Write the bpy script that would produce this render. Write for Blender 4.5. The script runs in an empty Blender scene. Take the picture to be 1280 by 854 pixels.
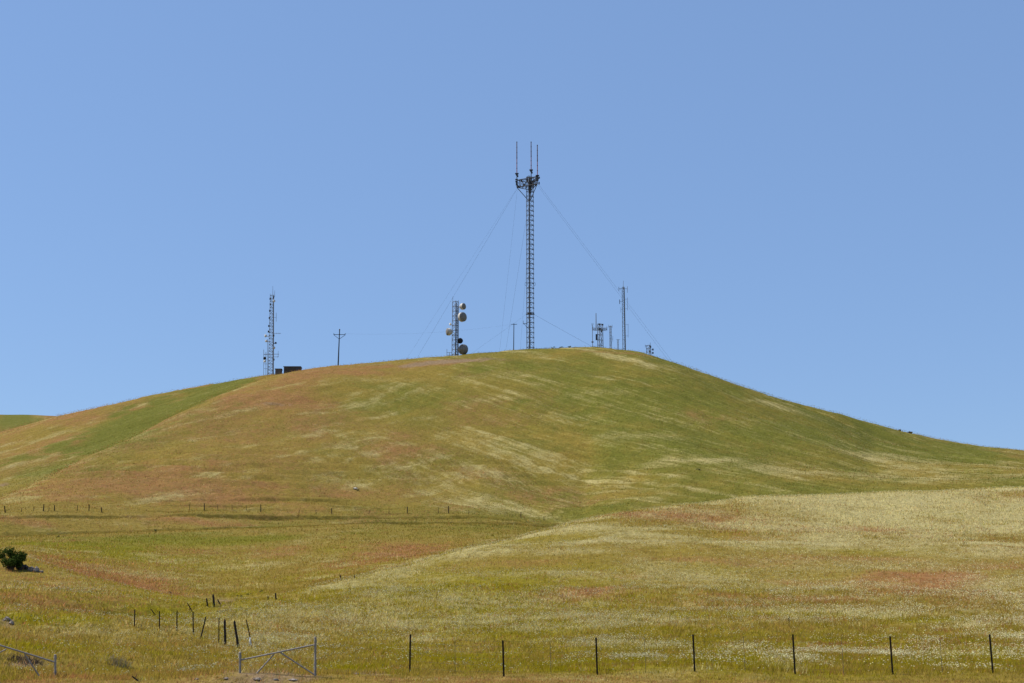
import bpy, math, random
import numpy as np

random.seed(7)
rng = np.random.default_rng(7)
scene = bpy.context.scene
COL = scene.collection
R = math.radians

# ----------------------------------------------------------------- camera
F_PX = 1280 * 50.0 / 36.0            # 50 mm on a full frame, picture 1280 wide
EYE = 1.7
PITCH = math.atan((795.0 - 427.0) / F_PX)
CP, SP = math.cos(PITCH), math.sin(PITCH)


def ray(px, py):
    """azimuth and slope of the sight line through a point of the photograph"""
    u = (np.asarray(px, float) - 640.0) / F_PX
    v = (427.0 - np.asarray(py, float)) / F_PX
    dx, dy, dz = u, CP - v * SP, SP + v * CP
    return np.arctan2(dx, dy), dz / np.hypot(dx, dy)


def point(px, py, r):
    a, t = ray(px, py)
    return np.array([r * math.sin(a), r * math.cos(a), EYE + r * t])


# ----------------------------------------------------------------- noise
def _hash(ix, iy, seed):
    h = (ix.astype(np.int64) * 374761393 + iy.astype(np.int64) * 668265263 + seed * 974634211) & 0xFFFFFFFF
    h = ((h ^ (h >> 13)) * 1274126177) & 0xFFFFFFFF
    h = ((h ^ (h >> 16)) * 2246822519) & 0xFFFFFFFF
    return ((h ^ (h >> 15)) & 0xFFFFFF) / float(0xFFFFFF)


def vnoise(x, y, seed=0):
    x = np.asarray(x, float); y = np.asarray(y, float)
    ix = np.floor(x); iy = np.floor(y)
    fx = x - ix; fy = y - iy
    fx = fx * fx * fx * (fx * (fx * 6 - 15) + 10); fy = fy * fy * fy * (fy * (fy * 6 - 15) + 10)
    ix = ix.astype(np.int64); iy = iy.astype(np.int64)
    a = _hash(ix, iy, seed); b = _hash(ix + 1, iy, seed)
    c = _hash(ix, iy + 1, seed); d = _hash(ix + 1, iy + 1, seed)
    return (a + (b - a) * fx) * (1 - fy) + (c + (d - c) * fx) * fy


def fbm(x, y, seed=0, octs=4):
    s = 0; a = 0.5; tot = 0
    for k in range(octs):
        s = s + a * vnoise(x * 1.0, y * 1.0, seed + 17 * k); tot += a
        x, y = 1.63 * x + 1.17 * y + 5.2, -1.17 * x + 1.63 * y + 1.3
        a *= 0.5
    return s / tot


def sstep(a, b, x):
    t = np.clip((x - a) / (b - a), 0, 1)
    return t * t * (3 - 2 * t)


# ----------------------------------------------------------------- terrain
# The lie of the land as feature lines (crests, hollows, banks) at their distance.
def line(pts):
    pts = sorted(pts)
    xs = np.array([p[0] for p in pts], float)
    ys = np.array([p[1] for p in pts], float)
    rs = np.array([p[2] for p in pts], float)
    return xs, ys, rs


XS = np.array([-700, -300, -100, 0, 35, 70, 100, 135, 170, 200, 230, 255, 280, 300, 320, 345, 370, 395, 420, 450, 480, 512, 540, 570,
               600, 640, 670, 700, 730, 760, 800, 850, 900, 950, 1000, 1038, 1065, 1092, 1120, 1139, 1170, 1194, 1225, 1250, 1280,
               1330, 1400, 1600, 2000], float)


def cols(pts):
    xs, ys, rs = line(pts)
    return np.interp(XS, xs, ys), np.interp(XS, xs, rs)


near_y, near_r = cols([(-700, 668, 150), (-100, 694, 114), (0, 697, 109), (35, 697, 108), (100, 720, 106), (170, 738, 104), (230, 748, 100),
                       (270, 752, 98), (345, 747, 96), (440, 723, 104), (560, 692, 116), (640, 675, 125), (700, 660, 133),
                       (760, 646, 140), (850, 632, 150), (950, 623, 158), (1100, 616, 164), (1280, 611, 170), (2000, 585, 200)])
foot_y, foot_r = cols([(-700, 850, 52), (0, 849, 50), (69, 847, 49.6), (200, 853, 49), (230, 851, 48.6), (300, 846, 48.4), (390, 845, 48.8), (394, 845, 49), (512, 841, 51), (630, 844, 51),
                       (745, 842, 51), (868, 839, 51.5), (993, 842, 51.5), (1115, 843, 51.5), (1240, 841, 52), (2000, 840, 54)])
toe_y, toe_r = cols([(-700, 866, 46), (0, 866, 46), (200, 868, 46), (230, 872, 46.6), (300, 869, 46.9), (390, 868, 46.5), (440, 862, 46), (2000, 861, 47)])
back_y, back_r = cols([(-700, 828, 58), (0, 826, 56), (60, 826, 57), (100, 832, 56), (200, 836, 56), (300, 828, 58), (400, 826, 59), (512, 825, 60),
                       (800, 822, 60), (1280, 822, 61), (2000, 820, 62)])
low_y, low_r = cols([(-700, 770, 74), (0, 778, 72), (60, 788, 70), (150, 794, 70), (250, 795, 71), (330, 794, 72), (450, 786, 76), (600, 778, 78), (800, 772, 80), (1280, 765, 84), (2000, 760, 88)])
mid_y, mid_r = cols([(-700, 720, 96), (0, 738, 90), (60, 748, 87), (150, 760, 86), (250, 767, 85), (330, 764, 85), (450, 750, 89), (600, 728, 96), (800, 700, 108), (1000, 692, 116), (1280, 688, 122), (2000, 670, 135)])
ben_y, ben_r = cols([(-700, 688, 125), (0, 708, 102), (100, 729, 98), (230, 754, 95), (345, 753, 92), (450, 732, 98), (600, 702, 109), (700, 682, 117), (760, 671, 122), (850, 659, 131), (900, 654, 137), (1000, 652, 140), (1280, 649, 148), (2000, 620, 170)])
dip_y, dip_r = near_y.copy(), near_r * 1.13
dip_y += np.interp(XS, [0, 35, 230, 300, 345, 440, 600, 700, 760, 2000], [5, 6, 5, 7, 7, 7, 9, 12, 18, 40])
spr_y, spr_r = near_y.copy(), np.interp(XS, [-700, 0, 230, 345, 440, 600, 700, 760, 2000], [190, 140, 130, 128, 140, 165, 185, 195, 225])
spr_y += np.interp(XS, [-700, 0, 100, 230, 345, 440, 600, 700, 760, 2000], [3, 2, -5, -6, -5, -6, 0, 6, 14, 28])
trk_y, trk_r = cols([(-700, 672, 215), (0, 671, 197), (150, 666, 204), (300, 659.5, 210), (420, 655.5, 214), (520, 652.5, 217), (620, 652.5, 219), (670, 655.5, 220), (690, 658, 221),
                     (730, 660, 223), (760, 655, 225), (850, 648, 228), (950, 640, 232), (1280, 630, 240), (2000, 600, 260)])
inn_y, inn_r = trk_y - 1.2, trk_r + 4.5
inn_y += np.interp(XS, [690, 760, 2000], [0, -1, -6])
bnk_y, bnk_r = cols([(-700, 660, 222), (0, 645, 212), (60, 642, 216), (130, 643, 220), (250, 641, 226), (330, 641, 229), (420, 644, 231), (510, 644, 232), (600, 644, 233), (650, 648, 232.5), (690, 652.5, 232),
                     (730, 653, 234), (760, 644, 236), (850, 628, 240), (950, 618, 244), (1280, 604, 252), (2000, 590, 272)])
spur_y, spur_r = cols([(-700, 668, 236), (-300, 655, 226), (-100, 651, 230), (0, 623, 250), (60, 595, 275), (120, 568, 300), (180, 540, 325), (240, 511, 350), (290, 490, 368), (330, 475, 380),
                       (365, 466, 388), (400, 459, 394), (470, 453, 402), (560, 447, 405), (640, 441, 405), (700, 438.7, 404), (740, 438, 402), (790, 440.3, 399), (820, 445.5, 395),
                       (874, 461.5, 389), (920, 478.5, 384), (967, 495, 378), (1000, 507.5, 374), (1038, 522, 369), (1092, 548.5, 361), (1139, 560, 354), (1194, 570, 347), (1280, 579.5, 338), (1400, 592, 325), (2000, 612, 305)])
sh_y = bnk_y + (spur_y - bnk_y) * 0.52; sh_r = bnk_r + (spur_r - bnk_r) * 0.44
hol_y, hol_r = spur_y.copy(), spur_r + 16
hol_y += np.interp(XS, [-100, 0, 120, 290, 345, 400, 970, 1038, 1092, 1280], [8, 9, 8, 4, 3, 6, 6, 3, 4, 6])
rdg_y, rdg_r = cols([(-700, 560, 440), (-300, 585, 430), (0, 541, 422), (75, 520, 420), (150, 504, 418), (250, 482.5, 415), (330, 469.2, 412), (345, 468.8, 411), (370, 467.6, 412), (400, 466, 424),
                     (470, 459, 432), (560, 453, 434), (640, 447, 434), (740, 444, 432), (820, 451, 427), (920, 483, 420), (967, 498, 415), (1000, 507.5, 412), (1030, 514.5, 411), (1077, 527, 412), (1120, 538.3, 415), (1170, 549.3, 420),
                     (1225, 559, 425), (1280, 564.5, 430), (1600, 605, 450), (2000, 620, 470)])
far_y, far_r = cols([(-700, 500, 720), (-100, 516, 700), (0, 518, 690), (50, 518, 690), (74, 520, 690), (120, 526, 690), (250, 520, 690), (330, 520, 690), (500, 520, 690), (820, 520, 690), (1000, 540, 690), (1120, 556, 690), (1225, 562, 690),
                     (1280, 563, 690), (1600, 570, 700), (2000, 580, 700)])
dale_y = np.maximum(rdg_y, far_y) + 26; dale_r = (rdg_r + far_r) * 0.5

feats = [(toe_y, toe_r), (foot_y, foot_r), (back_y, back_r), (low_y, low_r), (mid_y, mid_r), (ben_y, ben_r), (near_y, near_r), (dip_y, dip_r),
         (spr_y, spr_r), (trk_y, trk_r), (inn_y, inn_r), (bnk_y, bnk_r), (sh_y, sh_r), (spur_y, spur_r), (hol_y, hol_r), (rdg_y, rdg_r),
         (dale_y, dale_r), (far_y, far_r)]

fine = np.linspace(-25.5, 25.5, 680)
coarse = np.concatenate([np.linspace(-180, -27, 60), fine, np.linspace(27, 180, 60)[:-1]])
AZ = np.radians(coarse)
NA = len(AZ)
FR, FT = [], []
FR.append(np.full(NA, 20.0)); FT.append(np.full(NA, -EYE / 20.0))
FR.append(np.full(NA, 36.0)); FT.append(np.full(NA, -1.62 / 36.0))
for ys, rs in feats:
    a, t = ray(XS, ys)
    # smooth the polylines a little along azimuth
    tt = np.interp(AZ, a, t); rr = np.interp(AZ, a, rs)
    k = np.hanning(9); k /= k.sum()
    sl = slice(60, 60 + len(fine))
    for arr in (tt, rr):
        pad = np.pad(arr[sl], 4, mode='edge'); arr[sl] = np.convolve(pad, k, 'valid')
    FR.append(rr); FT.append(tt)
for r_, z_ in ((950, 10.0), (2500, 0.0), (9000, 0.0)):
    FR.append(np.full(NA, float(r_))); FT.append(np.full(NA, (z_ - EYE) / r_))
FR = np.array(FR).T; FT = np.array(FT).T
for k in range(1, FR.shape[1]):
    FR[:, k] = np.maximum(FR[:, k], FR[:, k - 1] + 0.6)

RS = np.concatenate([np.linspace(0.5, 19.5, 20), np.linspace(20, 42, 34)[:-1], np.arange(42, 60, 0.22), np.arange(60, 185, 0.42),
                     np.arange(185, 206, 0.6), np.arange(206, 246, 0.28), np.arange(246, 440, 0.68), np.geomspace(440, 9000, 70)])
NR = len(RS)


def pchip_rows(X, Y, x):
    h = np.diff(X, axis=1); d = np.diff(Y, axis=1) / h
    m = np.zeros_like(Y)
    w1 = 2 * h[:, 1:] + h[:, :-1]; w2 = h[:, 1:] + 2 * h[:, :-1]
    with np.errstate(divide='ignore', invalid='ignore'):
        hm = (w1 + w2) / (w1 / d[:, :-1] + w2 / d[:, 1:])
    m[:, 1:-1] = np.where(d[:, :-1] * d[:, 1:] > 0, hm, 0.0)
    m[:, 0] = d[:, 0]; m[:, -1] = d[:, -1]
    out = np.empty((X.shape[0], len(x)))
    for i in range(X.shape[0]):
        k = np.clip(np.searchsorted(X[i], x) - 1, 0, X.shape[1] - 2)
        hh = h[i, k]; s = (x - X[i, k]) / hh
        out[i] = ((1 + 2 * s) * (1 - s) ** 2 * Y[i, k] + s * (1 - s) ** 2 * hh * m[i, k]
                  + s * s * (3 - 2 * s) * Y[i, k + 1] + s * s * (s - 1) * hh * m[i, k + 1])
    return out


TAN = pchip_rows(FR, FT, RS)
Z = EYE + TAN * RS[None, :]
Z[:, RS <= 20] = 0.0
Xg = np.sin(AZ)[:, None] * RS[None, :]
Yg = np.cos(AZ)[:, None] * RS[None, :]
fade = 1 - sstep(R(70), R(120), np.abs(AZ))[:, None]
Z = Z * fade
# relief too small for the feature lines
RR = np.broadcast_to(RS[None, :], Z.shape)
amp_h = sstep(190, 260, RR) * (1 - sstep(395, 420, RR) * 0.55)
Z += amp_h * fade * (1.5 * (fbm(Xg / 34, Yg / 34, 3, 3) - 0.5))
al = 0.6 * Xg - 0.8 * Yg; ac = 0.8 * Xg + 0.6 * Yg
swale = fbm(al / 95, ac / 13, 5, 3) - 0.5
Z += amp_h * fade * 2.3 * swale * sstep(-70, 0, Xg)
Z += amp_h * fade * 1.8 * (fbm((0.6 * Xg + 0.8 * Yg) / 80, (0.8 * Xg - 0.6 * Yg) / 14, 6, 3) - 0.5) * (1 - sstep(-70, -10, Xg))
def cut(rline, depth, back, seed, xa, xb):
    global Z
    d = RR - rline[:, None]
    m = sstep(xa, xa + 8, Xg) * (1 - sstep(xb - 8, xb, Xg)) * (0.35 + 1.2 * fbm(Xg / 9, Yg / 30, seed, 3))
    Z -= depth * m * np.exp(np.minimum(d, 0) / back) * (1 - sstep(-0.1, 0.45, d)) * sstep(100, 180, RR) * fade


l_b = np.interp(AZ, ray(XS, bnk_y)[0], bnk_r); l_t = np.interp(AZ, ray(XS, inn_y)[0], inn_r)
cut(l_b - 0.6, 0.75, 2.4, 71, -50, 18)
cut(l_b - 0.6, 0.4, 2.4, 72, -80, -42)
cut(l_t + 1.5, 0.45, 3, 73, -80, -20)
cut(l_t + 1.5, 0.8, 3, 73, -28, 22)
cut(l_t + 3.0, 1.3, 4, 76, 0, 18)
cut(l_t + 1.0, 0.9, 4, 74, -22, 22)
cut(l_b + 5, 0.22, 3, 75, -60, -5)
cut(l_b + 9.5, 0.26, 3, 79, -60, -15)
cut(l_b + 15, 0.22, 3, 81, -65, -20)
# the wash behind the old posts: a dug-out with a steep far bank
gl = np.interp(AZ, ray(XS, near_y)[0], near_r) + 23.0
gl = gl + 1.6 * np.sin(AZ * 160.0)
gd = RR - gl[:, None]
a_lo, a_hi = float(ray(262, 745)[0]), float(ray(345, 745)[0])
gm = (sstep(a_lo, a_lo + 0.012, AZ) * (1 - sstep(a_hi - 0.014, a_hi, AZ)))[:, None] * (0.55 + 0.9 * fbm(Xg / 2.2, Yg / 4, 83, 3))
Z -= 1.2 * gm * np.exp(np.minimum(gd, 0) / 6.0) * (1 - sstep(-0.4, 1.0, gd))
terr = sstep(0.42, 0.6, fbm(Xg / 40, Yg / 25, 9, 2)) * sstep(228, 240, RR) * (1 - sstep(290, 340, RR)) * (1 - sstep(0, 60, Xg))
Z += terr * 0.22 * np.sin(2 * math.pi * Z / 1.9 + 3.0 * fbm(Xg / 14, Yg / 14, 21, 2)) * fade
amp_n = sstep(38, 50, RR) * (1 - sstep(150, 220, RR))
Z += amp_n * fade * (0.55 * (fbm(Xg / 9, Yg / 9, 11, 3) - 0.5) + 0.16 * (fbm(Xg / 1.6, Yg / 1.6, 12, 3) - 0.5))
Z += sstep(180, 240, RR) * (1 - sstep(430, 600, RR)) * fade * 0.42 * (fbm(Xg / 2.6, Yg / 2.6, 31, 3) - 0.5)


def gauss_carve(px, py, wx, wr, depth):
    """a local hollow (or hump) of real size at the ground point seen at px, py"""
    global Z
    c = hit(px, py)
    a0 = math.atan2(c[0], c[1]); r0 = math.hypot(c[0], c[1])
    g = np.exp(-((AZ[:, None] - a0) * r0 / wx) ** 2 - ((RS[None, :] - r0) / wr) ** 2)
    Z = Z - depth * g * (0.6 + 0.8 * fbm(Xg / 1.1, Yg / 1.1, 77, 3))


def grid_sample(G, x, y):
    a = np.arctan2(x, y); r = np.hypot(x, y)
    fa = np.interp(a, AZ, np.arange(NA)); fr = np.interp(r, RS, np.arange(NR))
    ia = np.clip(fa.astype(int), 0, NA - 2); ir = np.clip(fr.astype(int), 0, NR - 2)
    ta = fa - ia; tr = fr - ir
    return (G[ia, ir] * (1 - ta) * (1 - tr) + G[ia + 1, ir] * ta * (1 - tr) + G[ia, ir + 1] * (1 - ta) * tr + G[ia + 1, ir + 1] * ta * tr)


def ground(x, y):
    return float(grid_sample(Z, np.array([x]), np.array([y]))[0])


def hit(px, py, rmin=25.0):
    """ground point seen at px, py of the photograph"""
    a, t = ray(px, py); a = float(a); t = float(t)
    rr = np.arange(rmin, 900, 0.1)
    zz = grid_sample(Z, rr * math.sin(a), rr * math.cos(a))
    ok = np.nonzero((zz - EYE) / rr >= t)[0]
    r = rr[ok[0]] if len(ok) else None
    if r is None:
        r = rr[np.argmax((zz - EYE) / rr)]
    return np.array([r * math.sin(a), r * math.cos(a), float(np.interp(r, rr, zz))])


def on_ridge(px, r):
    a, _ = ray(px, 445); a = float(a)
    x, y = r * math.sin(a), r * math.cos(a)
    return np.array([x, y, ground(x, y)])


gauss_carve(70, 786, 6.0, 2.2, -0.6)
gauss_carve(40, 826, 2.2, 1.6, 0.8)
gauss_carve(150, 834, 1.2, 1.2, 0.5)
for q_ in ((105, 760), (150, 762), (195, 763), (235, 763)):
    gauss_carve(*q_, 3.2, 1.7, 0.75)
gauss_carve(290, 749, 4.5, 2.4, 1.3)

# ----------------------------------------------------------------- land cover
COVER = np.zeros((NA, NR, 4))       # red, green, pale, bare soil
AR = AZ[:, None]
wx_ = (fbm(Xg / 7, Yg / 7, 41, 4) - 0.5); wy_ = (fbm(Xg / 7, Yg / 7, 43, 4) - 0.5)


def patch(ch, px, py, hw, hh, s=0.8, warp=1.0):
    if ch == 2 and ((py < 642 and 240 < px < 860) or px < 300): s *= 0.5
    c = hit(px, py)
    r0 = math.hypot(c[0], c[1]); a0 = math.atan2(c[0], c[1])
    r1 = np.hypot(*hit(px, py - hh)[:2]); r2 = np.hypot(*hit(px, py + hh)[:2])
    wr = min(max((r1 - r2) * 0.5, 1.5), 70.0)
    wa = hw / F_PX * r0
    sa = (slice(None), slice(None))
    u = (AR - a0) * r0 / wa + wx_ * 1.5 * warp
    v = (RS[None, :] - r0) / wr + wy_ * 1.5 * warp
    g = np.exp(-(u * u + v * v) ** 1.3)
    g[np.abs(AZ - a0) > 1.2] = 0
    COVER[..., ch] = np.maximum(COVER[..., ch], g * s)


# wide base tones
hill = sstep(228, 240, RR); fieldm = sstep(near_r.min(), 130, RR) * (1 - hill)
n_big = fbm(Xg / 45, Yg / 45, 51, 4); n_med = fbm(Xg / 11, Yg / 16, 53, 4); n_sm = fbm(Xg / 3.0, Yg / 4.5, 55, 4)
stk = fbm(al / 40, ac / 5.0, 57, 4)
left = 1 - sstep(-55, 15, Xg)
right_near = sstep(-14, 6, Xg)
COVER[..., 1] = np.clip(0.18 + hill * (1 - left) * 0.42 + 1.1 * (n_big - 0.5) + 0.9 * (n_med - 0.5), 0, 1)
COVER[..., 0] = np.clip(0.12 + hill * left * 0.36 + 1.2 * (n_med - 0.55) + 0.9 * (fbm(Xg / 30, Yg / 30, 59, 3) - 0.55), 0, 0.75)
COVER[..., 1] = np.clip(COVER[..., 1] + 0.34 * (0.25 + 0.75 * right_near) * (1 - sstep(62, 90, RR)) * sstep(50, 54, RR), 0, 1)
COVER[..., 0] *= 1 - 0.4 * (1 - sstep(62, 90, RR)) * sstep(50, 54, RR)
al2 = 0.6 * Xg + 0.8 * Yg; ac2 = 0.8 * Xg - 0.6 * Yg
stk2 = fbm(al2 / 22, ac2 / 4.0, 61, 4)
stk3 = fbm(al / 25, ac / 1.6, 63, 3)
right_near = sstep(-14, 6, Xg)
drift = fbm((Xg + 0.4 * RR) / 24 + 2.5 * n_big, (RR - 0.22 * Xg) / 4.2, 65, 4)
f_near = np.interp(AZ, ray(XS, near_y)[0], near_r)[:, None]; f_ben = np.interp(AZ, ray(XS, ben_y)[0], ben_r)[:, None]
crest_rim = (np.exp(-((RR - f_near) / 5.0) ** 2) * sstep(-26, -8, Xg) / np.maximum(right_near, 1e-3) + 0.9 * np.exp(-((RR - f_ben) / 2.2) ** 2) * sstep(0, 10, Xg)) * right_near
COVER[..., 2] = np.clip(0.06 + hill * (1 - left) * (1.5 * (stk - 0.48) + 0.9 * (stk3 - 0.5)) + hill * left * (1.6 * (stk2 - 0.53)) + 0.7 * (n_sm - 0.54)
                        + amp_n * (1 - hill) * (0.0 + 0.13 * right_near + 0.7 * (n_med - 0.48) + 2.7 * (drift - 0.5) * (0.4 + 0.6 * right_near)) + 0.7 * crest_rim, 0, 1)
for a in [  # red-brown dry grass
        (836, 643, 110, 9, .82), (999, 662, 130, 5, .85), (723, 743, 70, 10, .85), (1153, 729, 110, 16, .88), (1000, 728, 60, 5, .5), (900, 745, 60, 5, .5), (1060, 700, 90, 5, .5), (880, 700, 90, 5, .5), (1210, 660, 60, 5, .5), (640, 705, 60, 6, .45), (990, 749, 80, 6, .6), (963, 702, 60, 5, .5), (1235, 709, 60, 6, .6),
        (513, 691, 65, 9, .9), (349, 691, 50, 8, .6), (454, 704, 50, 7, .6), (341, 499, 55, 14, .8), (330, 575, 50, 12, .5), (200, 605, 190, 34, .72), (300, 540, 130, 36, .55), (420, 520, 60, 20, .4), (60, 560, 60, 18, .6), (120, 520, 70, 9, .6),
        (885, 520, 45, 13, .7), (600, 590, 55, 9, .6), (690, 622, 60, 16, .6), (420, 462, 110, 7, .75), (560, 452, 70, 5, .8), (770, 441, 60, 2.5, .6), (330, 560, 120, 30, .3), (480, 560, 60, 20, .45),
        (240, 652, 90, 6, .75), (40, 655, 70, 6, .7), (110, 716, 60, 8, .85), (170, 732, 50, 6, .85), (60, 705, 30, 6, .7), (60, 750, 70, 7, .65), (150, 752, 60, 5, .5), (260, 690, 90, 6, .45), (940, 705, 60, 5, .5), (780, 720, 50, 5, .45), (1120, 668, 80, 4, .5), (1100, 805, 120, 9, .4), (640, 852, 900, 5, .42), (60, 852, 90, 4, .5), (1190, 745, 60, 8, .5), (890, 755, 70, 6, .45)]:
    patch(0, *a)
for a in [  # green
        (800, 500, 170, 40, .85), (700, 470, 90, 20, .75), (500, 500, 100, 26, .65), (440, 560, 60, 18, .5), (960, 560, 120, 22, .6), (650, 560, 70, 20, .5), (850, 600, 90, 14, .6),
        (118, 560, 60, 11, .95), (165, 541, 50, 12, 1.0), (200, 523, 55, 13, 1.0), (245, 501, 45, 12, 1.0), (285, 485, 40, 8, 1.0), (60, 588, 40, 9, .8), (20, 528, 50, 9, .95), (20, 575, 45, 8, .8), (1200, 566, 80, 8, 1.0), (1130, 548, 40, 6, .9),  # green just behind the spur also paints in its shaded slope
        (120, 683, 150, 10, 1.0), (250, 674, 130, 8, .95), (330, 690, 80, 6, .5), (200, 700, 90, 8, .6), (90, 700, 40, 5, .6), (330, 660, 90, 4, .6), (900, 824, 420, 12, .8), (1000, 768, 110, 5, .8), (860, 772, 70, 6, .8), (1150, 775, 70, 4, .8), (1080, 690, 120, 7, .5), (1180, 645, 90, 4, .6),
        (60, 776, 80, 9, .95), (90, 812, 110, 8, .6), (180, 762, 110, 4, .8), (560, 822, 90, 7, .9), (300, 742, 40, 5, .8), (200, 764, 90, 4, .8), (740, 838, 90, 6, .85), (880, 830, 60, 8, .6), (1120, 832, 120, 8, .7), (430, 838, 70, 4, .9), (640, 735, 70, 5, .4), (480, 750, 60, 6, .4)]:  # thin bands under the knoll edge put the hollow's shadow into the green
    patch(1, *a)
COVER[..., 2] *= 1 - 0.65 * sstep(0.5, 0.85, COVER[..., 1])
COVER[..., 2] *= 0.45 + 0.55 * sstep(0, 2.5, RR - np.interp(AZ, ray(XS, foot_y)[0], foot_r)[:, None])
COVER[..., 2] *= 1 - 0.55 * sstep(0.5, 0.85, COVER[..., 0])
for a in [  # pale seed heads, white flowers; along the spur crest, its lit edge as colour
        (620, 500, 50, 6, .7), (700, 520, 60, 6, .7), (790, 545, 70, 7, .65), (870, 575, 70, 7, .6), (640, 640, 60, 5, .6), (560, 600, 60, 3, .45), (1000, 590, 110, 6, .6), (1180, 598, 110, 7, .6), (1130, 575, 80, 5, .6), (980, 510, 60, 4, .6), (470, 475, 60, 3, .6),
        (610, 470, 60, 4, .5), (760, 490, 60, 5, .5), (20, 615, 22, 3, .6), (60, 597, 22, 3, .6), (100, 579, 20, 3, .6), (140, 561, 18, 3, .55), (180, 543, 20, 3, .7), (225, 521, 20, 3, .7),
        (1100, 620, 220, 4, .95), (860, 638, 60, 4, .5), (720, 662, 70, 7, .8), (600, 690, 60, 6, .8), (500, 712, 70, 6, .85), (420, 735, 60, 7, .8), (1080, 653, 220, 3, .8), (800, 670, 110, 5, .7), (700, 690, 80, 5, .7),
        (600, 755, 150, 20, .75), (450, 775, 130, 20, .75), (330, 775, 110, 20, .7), (860, 720, 120, 16, .7), (1020, 765, 110, 5, .95), (1230, 779, 60, 4, .95), (1245, 730, 60, 10, .7), (1060, 710, 130, 10, .55), (770, 806, 80, 8, .85), (930, 812, 40, 4, .6),
        (700, 785, 90, 5, .8), (520, 800, 110, 6, .7), (1000, 827, 50, 4, .85), (970, 820, 40, 3, .7), (170, 716, 70, 6, .7), (60, 735, 60, 5, .6), (260, 735, 60, 5, .6), (150, 792, 120, 8, 1.0), (120, 735, 90, 5, .9), (60, 738, 60, 4, .9), (330, 800, 60, 10, .8), (220, 790, 80, 8, .8), (1270, 800, 30, 6, .8), (190, 750, 60, 4, .7), (340, 820, 90, 8, .35)]:
    patch(2, *a)
for a in [  # bare soil
        (312, 852, 70, 3, .62), (40, 832, 30, 3, .6), (560, 452, 60, 3.2, .85), (610, 449, 40, 2, .6), (480, 455, 40, 2, .5), (105, 648, 30, 2, .3), (225, 648, 25, 2, .4), (340, 504, 25, 3, .5), (290, 750, 20, 3, .6), (440, 843, 40, 2, .5), (10, 780, 12, 4, .6), (5, 607, 8, 3, .6)]:
    patch(3, *a)
COVER[..., 0] *= 1 - 0.85 * sstep(0.55, 0.9, COVER[..., 1])
trackm = np.exp(-((RS[None, :] - np.interp(AZ, ray(XS, inn_y)[0], inn_r)[:, None] - 2.5) / 1.6) ** 2) * sstep(-10, 20, np.degrees(AR) + 17)
COVER[..., 3] = np.maximum(COVER[..., 3], 0.35 * trackm * (n_med > 0.45))

# ----------------------------------------------------------------- helpers: materials
def new_mat(name):
    m = bpy.data.materials.new(name); m.use_nodes = True
    nt = m.node_tree
    return m, nt, nt.nodes, nt.links, nt.nodes['Principled BSDF']


def simple_mat(name, rgb, rough=0.7, metal=0.0, var=0.25, scale=6.0, bump=0.0):
    m, nt, N, L, b = new_mat(name)
    tc = N.new('ShaderNodeTexCoord'); no = N.new('ShaderNodeTexNoise')
    no.inputs['Scale'].default_value = scale; no.inputs['Detail'].default_value = 5
    L.new(tc.outputs['Object'], no.inputs['Vector'])
    cr = N.new('ShaderNodeValToRGB')
    cr.color_ramp.elements[0].position = 0.3; cr.color_ramp.elements[1].position = 0.7
    cr.color_ramp.elements[0].color = tuple(c * (1 - var) for c in rgb) + (1,)
    cr.color_ramp.elements[1].color = tuple(min(1, c * (1 + var)) for c in rgb) + (1,)
    L.new(no.outputs['Fac'], cr.inputs['Fac']); L.new(cr.outputs['Color'], b.inputs['Base Color'])
    b.inputs['Roughness'].default_value = rough; b.inputs['Metallic'].default_value = metal
    b.inputs['Specular IOR Level'].default_value = 0.5 if metal else 0.12
    if bump:
        bp = N.new('ShaderNodeBump'); bp.inputs['Strength'].default_value = bump; bp.inputs['Distance'].default_value = 0.05
        L.new(no.outputs['Fac'], bp.inputs['Height']); L.new(bp.outputs['Normal'], b.inputs['Normal'])
    return m


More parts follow.
